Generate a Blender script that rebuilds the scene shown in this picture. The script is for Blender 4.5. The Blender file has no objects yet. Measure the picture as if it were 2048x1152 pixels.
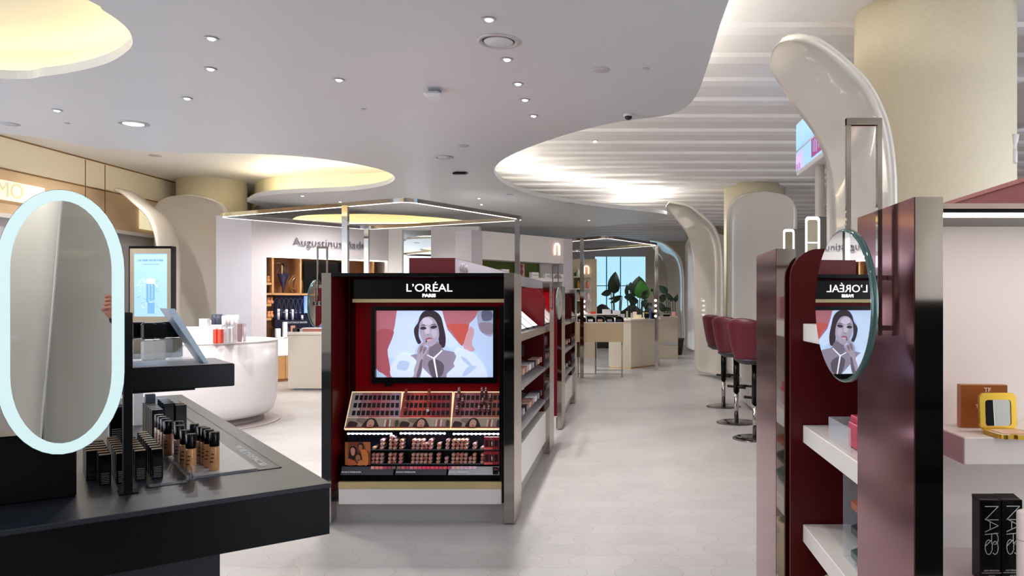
import bpy, math, random
from mathutils import Vector, Matrix
from math import sin, cos, pi, radians
random.seed(4)
SC = bpy.context.scene
COL = SC.collection
# ---------------------------------------------------------------- camera, world, exposure
F = 1500.0; VX = 1250.0; VY = 607.0; CZ = 1.4       # focal length and vanishing point in pixels of the 2048x1152 frame
cd = bpy.data.cameras.new('camera'); cam = bpy.data.objects.new('camera', cd); COL.objects.link(cam)
cam.location = (0, 0, CZ); cam.rotation_euler = (pi/2, 0, 0)
cd.sensor_width = 36; cd.lens = F/2048*36
cd.shift_x = -(VX-1024)/2048; cd.shift_y = (VY-576)/2048
cd.clip_start = 0.02; cd.clip_end = 200
SC.camera = cam
SC.view_settings.view_transform = 'Standard'; SC.view_settings.look = 'None'
SC.view_settings.exposure = 0.66; SC.view_settings.gamma = 1.0; SC.view_settings.use_curve_mapping = False
w = bpy.data.worlds.new('world'); SC.world = w; w.use_nodes = True
bg = w.node_tree.nodes['Background']; bg.inputs[0].default_value = (0.84, 0.90, 1.0, 1); bg.inputs[1].default_value = 2.5
WORLD_DONE = True
SPOT_W = 92.0
def spot(name, loc, watts, parent=None, size=150, col=(1.0, .975, .95), r=.04, blend=.9):
    l = bpy.data.lights.new(name, 'SPOT'); l.energy = watts; l.spot_size = radians(size); l.spot_blend = blend
    l.shadow_soft_size = r; l.color = col
    o = bpy.data.objects.new(name, l); COL.objects.link(o); o.location = loc
    if parent: o.parent = parent
    return o
# ---------------------------------------------------------------- helpers
def lin(c):
    if isinstance(c, str):
        c = c.lstrip('#'); c = [int(c[i:i+2], 16)/255 for i in (0, 2, 4)]
        c = [x/12.92 if x <= .04045 else ((x+.055)/1.055)**2.4 for x in c]
    return (c[0], c[1], c[2], 1)
MATS = {}
def mat(name, col='#808080', rough=.5, metal=0, emit=0, ecol=None, trans=0, coat=0, ior=1.45, noise=0, nscale=4, alpha=1, spec=None, bump=0):
    if name in MATS: return MATS[name]
    m = bpy.data.materials.new(name); m.use_nodes = True; nt = m.node_tree; b = nt.nodes['Principled BSDF']
    b.inputs['Base Color'].default_value = lin(col); b.inputs['Roughness'].default_value = rough
    b.inputs['Metallic'].default_value = metal; b.inputs['IOR'].default_value = ior
    b.inputs['Transmission Weight'].default_value = trans; b.inputs['Coat Weight'].default_value = coat
    b.inputs['Coat Roughness'].default_value = .04; b.inputs['Alpha'].default_value = alpha
    if spec is not None: b.inputs['Specular IOR Level'].default_value = spec
    if emit:
        b.inputs['Emission Color'].default_value = lin(ecol or col); b.inputs['Emission Strength'].default_value = emit
    if noise or bump:
        tc = nt.nodes.new('ShaderNodeTexCoord'); n = nt.nodes.new('ShaderNodeTexNoise'); n.inputs['Scale'].default_value = nscale
        n.inputs['Detail'].default_value = 5
        nt.links.new(tc.outputs['Object'], n.inputs['Vector'])
        if noise:
            mx = nt.nodes.new('ShaderNodeMix'); mx.data_type = 'RGBA'
            c = lin(col); d = 1-noise
            mx.inputs[6].default_value = (c[0]*d, c[1]*d, c[2]*d, 1); mx.inputs[7].default_value = tuple(min(1, x*(1+noise*.5)) for x in c[:3])+(1,)
            nt.links.new(n.outputs['Fac'], mx.inputs[0]); nt.links.new(mx.outputs[2], b.inputs['Base Color'])
        if bump:
            bp = nt.nodes.new('ShaderNodeBump'); bp.inputs['Strength'].default_value = bump; bp.inputs['Distance'].default_value = .01
            nt.links.new(n.outputs['Fac'], bp.inputs['Height']); nt.links.new(bp.outputs[0], b.inputs['Normal'])
    MATS[name] = m; return m
class MB:
    def __init__(s): s.v = []; s.f = []; s.m = []; s.sm = []; s.mats = []
    def mi(s, m):
        if m not in s.mats: s.mats.append(m)
        return s.mats.index(m)
    def add(s, vs, fs, m, smooth=False):
        o = len(s.v); s.v += [tuple(p) for p in vs]; i = s.mi(m)
        for f in fs: s.f.append([o+k for k in f]); s.m.append(i); s.sm.append(smooth)
        return s
    def box(s, x0, x1, y0, y1, z0, z1, m, c=0):
        if x0 > x1: x0, x1 = x1, x0
        if y0 > y1: y0, y1 = y1, y0
        if z0 > z1: z0, z1 = z1, z0
        if c > 0:      # small chamfer on the vertical edges and top and bottom rims
            c = min(c, (x1-x0)*.45, (y1-y0)*.45, (z1-z0)*.45)
            def ring(d, z): return [(x0+d+c, y0+d, z), (x1-d-c, y0+d, z), (x1-d, y0+d+c, z), (x1-d, y1-d-c, z), (x1-d-c, y1-d, z), (x0+d+c, y1-d, z), (x0+d, y1-d-c, z), (x0+d, y0+d+c, z)]
            vs = ring(c, z0)+ring(0, z0+c)+ring(0, z1-c)+ring(c, z1)
            fs = [list(range(7, -1, -1)), list(range(24, 32))]
            for r in range(3):
                for k in range(8): fs.append([r*8+k, r*8+(k+1) % 8, r*8+8+(k+1) % 8, r*8+8+k])
            return s.add(vs, fs, m)
        vs = [(x0, y0, z0), (x1, y0, z0), (x1, y1, z0), (x0, y1, z0), (x0, y0, z1), (x1, y0, z1), (x1, y1, z1), (x0, y1, z1)]
        return s.add(vs, [(3, 2, 1, 0), (4, 5, 6, 7), (0, 1, 5, 4), (1, 2, 6, 5), (2, 3, 7, 6), (3, 0, 4, 7)], m)
    def poly(s, pts, m): return s.add(pts, [list(range(len(pts)))], m)
    def prism(s, pts, d, m, smooth=False):      # pts: 3-D polygon, d: extrusion vector
        n = len(pts); d = Vector(d); a = [Vector(p) for p in pts]; vs = a+[p+d for p in a]
        nn = sum(((a[i]-a[0]).cross(a[(i+1) % n]-a[0]) for i in range(n)), Vector())
        if nn.dot(d) > 0: cap0, cap1 = list(range(n-1, -1, -1)), list(range(n, 2*n)); sd = [(i, (i+1) % n, n+(i+1) % n, n+i) for i in range(n)]
        else: cap0, cap1 = list(range(n)), list(range(2*n-1, n-1, -1)); sd = [(i, n+i, n+(i+1) % n, (i+1) % n) for i in range(n)]
        s.add(vs, [cap0, cap1], m); o = len(s.v)-2*n; i = s.mi(m)
        for f in sd: s.f.append([o+k for k in f]); s.m.append(i); s.sm.append(smooth)
        return s
    def lathe(s, prof, m, c=(0, 0, 0), n=24, axis='z', smooth=True):
        vs = []; fs = []
        for r, z in prof:
            for k in range(n):
                a = 2*pi*k/n; x, y = r*cos(a), r*sin(a)
                if axis == 'z': p = (x, y, z)
                elif axis == 'y': p = (x, -z, y)
                else: p = (z, x, y)
                vs.append((p[0]+c[0], p[1]+c[1], p[2]+c[2]))
        L = len(prof)
        for j in range(L-1):
            for k in range(n): fs.append((j*n+k, j*n+(k+1) % n, (j+1)*n+(k+1) % n, (j+1)*n+k))
        s.add(vs, fs, m, smooth); o = len(s.v)-L*n; i = s.mi(m)
        s.f.append([o+k for k in range(n-1, -1, -1)]); s.m.append(i); s.sm.append(False)
        s.f.append([o+(L-1)*n+k for k in range(n)]); s.m.append(i); s.sm.append(False)
        return s
    def cyl(s, r, z0, z1, m, c=(0, 0, 0), n=24, axis='z'): return s.lathe([(r, z0), (r, z1)], m, c, n, axis)
    def tube(s, pts, r, m, n=8, closed=False, flat=None):
        P = [Vector(p) for p in pts]; N = len(P); vs = []; fs = []
        up = Vector((0, 0, 1)); prev = None
        for i, p in enumerate(P):
            a = P[(i-1) % N] if (closed or i > 0) else P[i]; b = P[(i+1) % N] if (closed or i < N-1) else P[i]
            t = (b-a).normalized()
            if prev is None:
                u = t.cross(up) if abs(t.z) < .95 else t.cross(Vector((1, 0, 0)))
            else: u = prev-t*prev.dot(t)
            u.normalize(); prev = u; v = t.cross(u)
            rr = r[i] if isinstance(r, (list, tuple)) else r
            for k in range(n):
                q = 2*pi*(k+.5)/n; vs.append(p+u*cos(q)*rr+v*sin(q)*rr*(flat or 1))
        M = N if closed else N-1
        for i in range(M):
            j = (i+1) % N
            for k in range(n): fs.append((i*n+k, j*n+k, j*n+(k+1) % n, i*n+(k+1) % n))
        if not closed: fs.append(list(range(n))); fs.append([(N-1)*n+k for k in range(n-1, -1, -1)])
        return s.add(vs, fs, m, n > 5)
    def grid(s, rows, m, closed=False, smooth=True):
        R = len(rows); Cn = len(rows[0]); vs = [p for r in rows for p in r]; fs = []
        for i in range(R-1):
            for k in range(Cn if closed else Cn-1): fs.append((i*Cn+k, i*Cn+(k+1) % Cn, (i+1)*Cn+(k+1) % Cn, (i+1)*Cn+k))
        return s.add(vs, fs, m, smooth)
def wpos(o):
    p = Vector((0, 0, 0))
    while o is not None:
        if o.type == 'EMPTY': p += o.location
        o = o.parent
    return p
def obj(name, mb, parent=None, world=True):
    """one mesh object; world=True: vertices were given in world coordinates of an unrotated thing"""
    me = bpy.data.meshes.new(name); vs = mb.v
    if parent is not None and world:
        off = wpos(parent); vs = [(a-off.x, b-off.y, c-off.z) for a, b, c in vs]
    me.from_pydata(vs, [], mb.f)
    for m in mb.mats: me.materials.append(m)
    me.polygons.foreach_set('material_index', mb.m); me.polygons.foreach_set('use_smooth', mb.sm); me.update()
    o = bpy.data.objects.new(name, me); COL.objects.link(o)
    if parent is not None: o.parent = parent
    return o
def obj_at(name, mb, loc):
    """top-level single mesh thing; geometry given around its own base"""
    o = obj(name, mb); o.location = loc; return o
def tag(o, label, cat, group=None):
    o['label'] = label; o['category'] = cat
    if group: o['group'] = group
    return o
def thing(name, label, cat, loc=(0, 0, 0), rz=0, group=None):
    o = bpy.data.objects.new(name, None); COL.objects.link(o); o.location = loc; o.rotation_euler = (0, 0, rz)
    o.empty_display_size = .1
    return tag(o, label, cat, group)
def struct(name, mb):
    o = obj(name, mb); o['kind'] = 'structure'; return o
def dup(o, loc=None, rz=None, label=None, parent=None, scale=None):
    c = o.copy(); COL.objects.link(c)
    if parent is not None: c.parent = parent
    for ch in o.children: dup(ch, parent=c)
    if loc is not None: c.location = loc
    if rz is not None: c.rotation_euler = (0, 0, rz)
    if scale is not None: c.scale = scale
    if label: c['label'] = label
    return c
def P(px, py, Y): return Vector(((px-VX)/F*Y, Y, CZ-(py-VY)/F*Y))
def onz(px, py, z):
    Y = (CZ-z)*F/(py-VY); return P(px, py, Y)
def FL(px, py): return onz(px, py, 0)
def CE(px, py, z=3.2): return onz(px, py, z)
def catmull(pts, n=6, closed=False):
    P_ = [Vector(p) for p in pts]; N = len(P_); out = []
    rng = range(N) if closed else range(N-1)
    for i in rng:
        p0 = P_[(i-1) % N] if closed or i > 0 else P_[i]; p1 = P_[i]; p2 = P_[(i+1) % N]
        p3 = P_[(i+2) % N] if closed or i+2 < N else p2
        for k in range(n):
            t = k/n
            out.append(.5*((2*p1)+(p2-p0)*t+(2*p0-5*p1+4*p2-p3)*t*t+(3*p1-p0-3*p2+p3)*t**3))
    if not closed: out.append(P_[-1])
    return out
def text(s, size, m, parent, M, name='lettering', ext=.001, bold=0, sx=1, sp=1):
    cu = bpy.data.curves.new('t', 'FONT'); cu.body = s; cu.size = size; cu.extrude = ext; cu.offset = bold
    cu.align_x = 'CENTER'; cu.align_y = 'CENTER'; cu.space_character = sp; cu.resolution_u = 3
    t = bpy.data.objects.new('t', cu); COL.objects.link(t)
    dg = bpy.context.evaluated_depsgraph_get(); me = bpy.data.meshes.new_from_object(t.evaluated_get(dg))
    bpy.data.objects.remove(t); bpy.data.curves.remove(cu)
    me.name = name; me.transform(M @ Matrix.Diagonal((sx, 1, 1, 1))); me.materials.clear(); me.materials.append(m)
    o = bpy.data.objects.new(name, me); COL.objects.link(o); o.parent = parent
    return o
def fronto(x, y, z): return Matrix.Translation((x, y, z)) @ Matrix.Rotation(pi/2, 4, 'X')
ORD = ['first', 'second', 'third', 'fourth', 'fifth', 'sixth', 'seventh', 'eighth', 'ninth', 'tenth', 'eleventh', 'twelfth', 'thirteenth', 'fourteenth', 'fifteenth', 'sixteenth', 'seventeenth', 'eighteenth', 'nineteenth', 'twentieth', 'twenty-first', 'twenty-second']
# ---------------------------------------------------------------- materials
WHITE = mat('white_paint', '#dcd7d4', .5)
LAV = mat('wall_lavender_white', '#c4bdc1', .45, noise=.03)
CEIL = mat('ceiling_paint', '#c4c6cb', .42)
SLAT = mat('slat_paint', '#e8e5e6', .5)
COVE = mat('cove_paint', '#f1e6c4', .6)
CREAM = mat('column_plaster', '#e3d8bd', .7, noise=.08, nscale=30, bump=.15)
GLOSSY = mat('leaf_lacquer', '#dbd4c9', .16, coat=.8, noise=.04, nscale=2)
CHROME = mat('chrome', '#b9b4af', .05, 1)
STEEL = mat('brushed_steel', '#c3b2aa', .22, 1)
PINKST = mat('reflected_red_steel', '#98646f', .13, 1)  # steel colour tinted to imitate the red panels it reflects
MIRROR = mat('mirror_glass', '#e6ebe9', .0, 1)
BLACK = mat('black_lacquer', '#060608', .22, spec=.25)
BLACKM = mat('black_laminate', '#1a1f29', .32, noise=.1, nscale=60)
RED = mat('red_lacquer', '#9a0310', .25, spec=.18)
DRED = mat('dark_red_panel', '#4a070c', .35, spec=.25)
MAROON = mat('maroon_lacquer', '#8e4a4a', .35)
GOLD = mat('gold_metal', '#d8b98a', .25, 1)
PALEGOLD = mat('pale_gold_strip', '#c9b486', .4, .3)
SHELFW = mat('white_shelf', '#efe7e1', .35)
CARCASS = mat('carcass_white', '#dedad6', .35)
WOOD = mat('walnut_wood', '#8a5a37', .45, noise=.25, nscale=6)
NAVY = mat('navy_card', '#1d2145', .4)
GLASS = mat('clear_glass', '#f4f8fa', .02, trans=1, ior=1.45)
ACRYL = mat('clear_acrylic', '#e4edf5', .04, alpha=.24)
LEDW = mat('led_cool_white', '#ffffff', .5, emit=5.0, ecol='#f2f5ff')
LEDP = mat('led_warm_white', '#ffffff', .5, emit=4.0, ecol='#fff0d8')
LEDY = mat('led_cove', '#ffffff', .5, emit=11.0, ecol='#fff0cc')
# ---------------------------------------------------------------- floor
def floor_mat():
    m = bpy.data.materials.new('floor_shaped_tiles'); m.use_nodes = True; nt = m.node_tree; b = nt.nodes['Principled BSDF']
    L = nt.links
    def M_(op, a, b_=None, c=None):
        n = nt.nodes.new('ShaderNodeMath'); n.operation = op
        for i, x in enumerate((a, b_, c)):
            if x is None: continue
            if isinstance(x, (int, float)): n.inputs[i].default_value = x
            else: L.new(x, n.inputs[i])
        return n.outputs[0]
    g = nt.nodes.new('ShaderNodeNewGeometry'); sp = nt.nodes.new('ShaderNodeSeparateXYZ'); L.new(g.outputs['Position'], sp.inputs[0])
    a, bb = .25, .19
    u = M_('DIVIDE', sp.outputs[0], a); v = M_('DIVIDE', sp.outputs[1], bb)
    ru = M_('ROUND', u); rv = M_('ROUND', v)
    cu = M_('COSINE', M_('MULTIPLY', ru, pi)); cv = M_('COSINE', M_('MULTIPLY', rv, pi))
    su = M_('SINE', M_('MULTIPLY', u, pi)); sv = M_('SINE', M_('MULTIPLY', v, pi))
    d1 = M_('MULTIPLY', M_('ABSOLUTE', M_('SUBTRACT', M_('SUBTRACT', v, rv), M_('MULTIPLY', M_('MULTIPLY', su, cv), .10))), bb)
    d2 = M_('MULTIPLY', M_('ABSOLUTE', M_('ADD', M_('SUBTRACT', u, ru), M_('MULTIPLY', M_('MULTIPLY', sv, cu), .22))), a)
    d = M_('MINIMUM', d1, d2)
    line = M_('LESS_THAN', d, .0021)
    e = M_('LESS_THAN', M_('ABSOLUTE', M_('SUBTRACT', sp.outputs[1], 6.67)), .006)
    line = M_('MAXIMUM', line, e)
    n = nt.nodes.new('ShaderNodeTexNoise'); n.inputs['Scale'].default_value = 1.3; n.inputs['Detail'].default_value = 6
    L.new(g.outputs['Position'], n.inputs['Vector'])
    n2 = nt.nodes.new('ShaderNodeTexNoise'); n2.inputs['Scale'].default_value = 14; n2.inputs['Detail'].default_value = 4
    L.new(g.outputs['Position'], n2.inputs['Vector'])
    wn = nt.nodes.new('ShaderNodeTexWhiteNoise'); wn.noise_dimensions = '2D'
    cb = nt.nodes.new('ShaderNodeCombineXYZ'); L.new(M_('FLOOR', M_('ADD', u, M_('MULTIPLY', M_('MULTIPLY', sv, cu), .22))), cb.inputs[0])
    L.new(M_('FLOOR', M_('SUBTRACT', v, M_('MULTIPLY', M_('MULTIPLY', su, cv), .10))), cb.inputs[1]); L.new(cb.outputs[0], wn.inputs['Vector'])
    f = M_('ADD', M_('ADD', M_('MULTIPLY', n.outputs['Fac'], .45), M_('MULTIPLY', n2.outputs['Fac'], .25)), M_('MULTIPLY', wn.outputs['Value'], .3))
    mx = nt.nodes.new('ShaderNodeMix'); mx.data_type = 'RGBA'; L.new(f, mx.inputs[0])
    mx.inputs[6].default_value = lin('#959190'); mx.inputs[7].default_value = lin('#b0acaa')
    m2 = nt.nodes.new('ShaderNodeMix'); m2.data_type = 'RGBA'; L.new(M_('MULTIPLY', line, .75), m2.inputs[0]); L.new(mx.outputs[2], m2.inputs[6])
    m2.inputs[7].default_value = lin('#8d7d72'); L.new(m2.outputs[2], b.inputs['Base Color'])
    b.inputs['Roughness'].default_value = .33
    return m
FLOOR = floor_mat()
struct('floor', MB().box(-8.8, 8.2, -9, 30.2, -.1, 0, FLOOR))
# ---------------------------------------------------------------- upper ceiling with slats
ZT = 3.72
c = MB().box(-8.8, 8.2, -9, 30.2, ZT, ZT+.1, SLAT)
y = 6.35-.752*19
while y < 29.5:
    # each rib: a sloped board edge, deeper at the far side
    x0, x1 = -2.4, 8.0
    c.prism([(x0, y-.17, ZT), (x0, y-.15, ZT-.035), (x0, y-.02, ZT-.055), (x0, y, ZT)], (x1-x0, 0, 0), SLAT)
    y += .752
struct('ceiling', c)
# ---------------------------------------------------------------- dropped soffit with scalloped openings
def chain(pts, n=6, z=3.2): return [(q.x, q.y) for q in catmull([CE(a, b, z) for a, b in pts], n)]
right_edge = [(.9, -4.9), (1.1, -1), (1.05, 1.6), (.85, 3.4)]
R1 = chain([(1458, 0), (1440, 50), (1425, 100), (1409, 150), (1397, 182), (1380, 207), (1352, 225), (1318, 233), (1230, 245), (1150, 264), (1090, 283), (1040, 302), (1005, 320), (989, 338), (992, 352), (1012, 369), (1050, 385), (1100, 398), (1180, 411), (1260, 420), (1315, 426), (1334, 430), (1325, 437), (1290, 444), (1240, 449)])
O2 = chain([(0, 266), (100, 278), (200, 296), (362, 305), (488, 307), (600, 313), (700, 326), (760, 339), (788, 352), (784, 364), (755, 374), (700, 381), (640, 384), (560, 388), (515, 394), (494, 404)])
outer = right_edge+R1+[(-.8, 17.6), (-8.6, 17.6), (-8.6, 15.6), (-7.0, 15.2), (-6.75, 14.2)]+O2[::-1]+[(-7.4, 7.35), (-8.6, 7.2), (-8.6, -4.9)]
O1 = [(q.x, q.y) for q in catmull([CE(0, 157), CE(90, 152), CE(160, 141), CE(215, 126), CE(250, 106), CE(265, 87), CE(258, 62), CE(235, 40), CE(205, 20), CE(175, 0), Vector((-3.35, 3.7, 3.2)), Vector((-4.0, 3.0, 3.2)), Vector((-5.2, 2.6, 3.2)), Vector((-6.4, 3.1, 3.2)), Vector((-6.9, 4.4, 3.2)), Vector((-6.3, 5.6, 3.2))], 6, True)]
O3 = [(q.x, q.y) for q in catmull([CE(600, 432), CE(695, 428), CE(780, 429), CE(860, 434), CE(920, 440), CE(946, 445), CE(925, 449), CE(860, 452), CE(760, 453), CE(660, 452), CE(590, 446)], 6, True)]
def slab(name, loops, z0, z1, m):
    cu = bpy.data.curves.new('s', 'CURVE'); cu.dimensions = '2D'; cu.fill_mode = 'BOTH'; cu.extrude = (z1-z0)/2
    for lp in loops:
        sp = cu.splines.new('POLY'); sp.points.add(len(lp)-1); sp.use_cyclic_u = True
        for i, (x, y) in enumerate(lp): sp.points[i].co = (x, y, 0, 1)
    t = bpy.data.objects.new('t', cu); COL.objects.link(t)
    me = bpy.data.meshes.new_from_object(t.evaluated_get(bpy.context.evaluated_depsgraph_get()))
    bpy.data.objects.remove(t); bpy.data.curves.remove(cu)
    me.transform(Matrix.Translation((0, 0, (z0+z1)/2))); me.materials.clear(); me.materials.append(m)
    for p in me.polygons: p.use_smooth = False
    o = bpy.data.objects.new(name, me); COL.objects.link(o); return o
so = slab('ceiling', [outer, O1, O3], 3.2, 3.27, CEIL); so['kind'] = 'structure'
def offset(loop, d, closed=True):
    n = len(loop); out = []
    for i in range(n):
        a = Vector(loop[(i-1) % n] if closed or i else loop[i]); b = Vector(loop[(i+1) % n] if closed or i < n-1 else loop[i])
        t = (b-a).normalized(); out.append((loop[i][0]+t.y*d, loop[i][1]-t.x*d))
    return out
def area(l): return sum(l[i][0]*l[(i+1) % len(l)][1]-l[(i+1) % len(l)][0]*l[i][1] for i in range(len(l)))/2
def recess(loop, d, ztop, n):
    if area(loop) < 0: loop = loop[::-1]
    o = offset(loop, d); q = MB()
    q.grid([[(x, y, 3.27) for x, y in o], [(x, y, ztop) for x, y in o]], COVE, closed=True)
    q.poly([(x, y, ztop) for x, y in o][::-1], COVE)
    struct('trim_%d' % n, q)
    s = offset(loop, .16); led = MB().tube([(x, y, 3.284) for x, y in s], .010, LEDY, 6, closed=True)
    return led
tag(obj('cove_light', recess(O1, .3, 3.5, 1)), 'warm light strip in the ceiling cove at the top left of the picture', 'cove light')
tag(obj('cove_light', recess(O3, .3, 3.5, 2)), 'warm light strip in the far ceiling cove above the central canopy', 'cove light')
# far wall of the open recess over the left column
s = [(v.x, v.y) for v in catmull([CE(*p, ZT) for p in ((840, 330), (812, 336), (780, 343), (700, 348), (600, 350), (540, 355), (514, 364), (506, 376), (500, 392))], 6)]; q = MB()
q.grid([[(x, y, 3.27) for x, y in s], [(x, y, ZT) for x, y in s]], COVE); struct('trim_3', q)
tag(obj('cove_light', MB().tube([(x, y, 3.284) for x, y in offset(O2, .22, False)], .010, mat('led_cove2', '#ffffff', emit=48, ecol='#fff0c4'), 6)), 'warm light strip along the oval ceiling opening beside the left column', 'cove light')
tag(obj('cove_light', MB().tube([(x, y, 3.284) for x, y in offset((right_edge+R1), -.22, False)], .010, mat('led_edge', '#ffffff', emit=42, ecol='#fff8e6'), 6)), 'light strip along the scalloped soffit edge under the slatted ceiling', 'cove light')
# ---------------------------------------------------------------- room walls
TRAV = mat('travertine', '#d2b593', .45, noise=.22, nscale=2.2)
WALLC = mat('wall_cream_panel', '#ddd4c2', .5, noise=.03)
SEAM = mat('bronze_seam', '#7d5a33', .5)
WX = -8.6
q = MB()
q.box(WX-.1, WX, 7, 30, 3.27, ZT, WALLC).box(WX-.1, WX, 7, 30, 2.64, 3.27, TRAV).box(WX-.1, WX, 7, 30, 0, 2.64, LAV)
q.box(WX, WX+.012, 7, 30, 3.255, 3.275, SEAM).box(WX, WX+.012, 7, 30, ZT-.02, ZT, SEAM)
for yy in (11.95, 12.4): q.box(WX, WX+.006, yy-.006, yy+.006, 2.66, ZT-.03, SEAM)
q.box(WX, WX+.10, 7, 30, 2.58, 2.64, WHITE)
struct('wall_left', q)
struct('wall_front', MB().box(-8.8, 8.2, -9.1, -9, 0, ZT, mat('wall_taupe', '#8f857b', .6)))
struct('wall_right', MB().box(8.0, 8.1, 6, 30, 0, ZT, LAV))
WIN = mat('window_daylight_blind', '#a9cfe0', .6, emit=.36, ecol='#9fd2ea')
WINL = mat('blind_fold', '#cfe6ee', .6, emit=.5, ecol='#cdeaf5')
Yb = 27.5
wx0, wx1 = P(1190, 0, Yb).x, P(1291, 0, Yb).x; wz = 3.12
q = MB().box(-8.6, wx0, Yb, Yb+.1, 0, ZT, LAV).box(wx1, 8.1, Yb, Yb+.1, 0, ZT, mat('wall_beige', '#c9bda9', .6)).box(wx0, wx1, Yb, Yb+.1, wz, ZT, LAV)
struct('wall_back', q)
q = MB().box(wx0, wx1, Yb+.06, Yb+.08, .1, wz, WIN)
k = 0
x = wx0
while x < wx1:
    q.box(x, x+.022, Yb+.03, Yb+.06, .1, wz, WINL); x += .052
for z in (2.05,): q.box(wx0, wx1, Yb+.02, Yb+.03, z-.015, z+.015, mat('window_bar', '#6f9fb6', .5))
for px in (1213, 1241): xx = P(px, 0, Yb).x; q.box(xx-.02, xx+.02, Yb+.015, Yb+.03, .1, wz, mat('window_bar'))
struct('window_1', q)
# ---------------------------------------------------------------- columns and lacquered leaves
def column(x, y, label, r=.6):
    t = thing('column', label, 'column', (x, y, 0))
    obj('shaft', MB().cyl(r, 0, ZT, CREAM, (x, y, 0), 64), t)
    return t
column(2.46, 6.0, 'thick round cream plaster column, the nearest, behind the burgundy wall bay at right')
column(2.57, 14.9, 'round cream column further down the aisle, behind the burgundy stools')
column(2.50, 23.2, 'farthest round cream column on the right of the aisle')
column(-7.87, 14.3, 'round cream column on the left, rising into the oval ceiling opening')
column(2.9, -3.4, 'round cream column behind the viewpoint, reflected in the oval mirror')
def leaf(label, origin, rz, prof, W, taper=.62, cup=.10, top='round', th=.05, nm='leaf_panel'):
    """prof: (outward, z) spine; local x = width, local +y = outward"""
    t = thing(nm, label, 'sculptural panel', origin, rz)
    pr = catmull([Vector((0, a, z)) for a, z in prof], 8); n = len(pr)
    L = [0]
    for i in range(1, n): L.append(L[-1]+(pr[i]-pr[i-1]).length)
    rows = []; NV = 17
    for i, p in enumerate(pr):
        s = L[i]/L[-1]
        hw = W/2
        if s > taper:
            k = (s-taper)/(1-taper); hw *= max(.0, 1-k**2.6)**(1/2.6)
        if s < .05: hw *= (1-((.05-s)/.05)**2.5*.35)
        a = pr[max(i-1, 0)]; b = pr[min(i+1, n-1)]; tg = (b-a).normalized(); nr = Vector((0, tg.z, -tg.y))
        rows.append([Vector((hw*u, 0, 0))+p+nr*(cup*abs(u)**2.2*(hw/(W/2))) for u in [-1+2*k/(NV-1) for k in range(NV)]])
    # a closed shell with a thickness of its own and a rounded rim
    front = rows; back = []
    for i, r in enumerate(rows):
        a = pr[max(i-1, 0)]; b = pr[min(i+1, n-1)]; tg = (b-a).normalized(); nr = Vector((0, tg.z, -tg.y))
        back.append([p-nr*th for p in r])
    m = MB(); prof_rows = []
    for f, bk in zip(front, back):
        mid0 = (f[0]+bk[0])/2+(f[0]-f[1]).normalized()*th*.45 if (f[0]-f[1]).length > 1e-6 else (f[0]+bk[0])/2
        mid1 = (f[-1]+bk[-1])/2+(f[-1]-f[-2]).normalized()*th*.45 if (f[-1]-f[-2]).length > 1e-6 else (f[-1]+bk[-1])/2
        prof_rows.append([mid0]+f+[mid1]+bk[::-1])
    m.grid(prof_rows, GLOSSY, closed=True)
    K = len(prof_rows[0]); m.f.append(list(range(K-1, -1, -1))); m.m.append(0); m.sm.append(False)
    o = len(m.v)-K; m.f.append([o+k for k in range(K)]); m.m.append(0); m.sm.append(True)
    obj('lacquered_shell', m, t, world=False)
    return t
hood = [(0, .0), (-.02, .5), (0, 1.2), (.0, 1.9), (.01, 2.3), (.06, 2.6), (.17, 2.84), (.32, 3.02), (.50, 3.20), (.68, 3.30)]
leaf('tall glossy cream leaf-shaped panel curling over at its top, beside the nearest column', (1.79, 5.6, -.0), pi/2, hood, 1.36, .74, .05)
hood2 = [(0, .06), (-.02, .5), (0, 1.2), (.0, 1.9), (.02, 2.3), (.08, 2.6), (.2, 2.85), (.42, 3.05), (.62, 3.2), (.84, 3.26)]
leaf('glossy cream leaf panel with a curled hood beside the second column, above the stools', (1.62, 14.2, 0), radians(107), hood2, 1.3, .66, .08)
flat_ = [(0, .0), (-.02, .6), (0, 1.5), (.0, 2.4), (.03, 2.9), (.10, 3.25), (.22, 3.45)]
leaf('broad flat cream leaf panel with a rounded top in front of the second column', (2.56, 14.05, 0), pi, flat_, 1.28, .86, .04)
leaf('far glossy cream leaf panel with a curled hood beside the farthest column', (1.55, 22.4, 0), radians(107), hood2, 1.4, .66, .08)
leaf('broad cream leaf panel with a squared top in front of the farthest column', (2.45, 22.1, 0), pi, flat_, 1.35, .86, .04)
leaf('pale cream leaf panel lit by a spotlight right of the nearest column', (3.95, 6.6, 0), radians(-150), hood2, 1.6, .6, .06)
leaf('broad cream leaf panel with a rounded top wrapped around the left column', (-7.75, 13.45, 0), radians(180), [(0, .06), (0, .6), (0, 1.5), (0, 2.4), (.02, 2.9), (.08, 3.15), (.2, 3.3)], 1.32, .86, .05)
leaf('narrow glossy cream leaf panel curling left in front of the limestone wall at left', (-7.55, 12.5, 0), radians(100), hood2, .8, .6, .06)
low_ = [(a, z*.9) for a, z in flat_]
bl = leaf('wide beige leaf panel behind the viewpoint, left half of the oval mirror reflection', (.60, -2.95, 0), radians(18), low_, 1.25, .9, .05); bl.rotation_euler.y = .07
leaf('wide beige leaf panel behind the viewpoint, right half of the oval mirror reflection', (2.06, -2.85, 0), radians(33), low_, 1.25, .9, .05)
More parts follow.
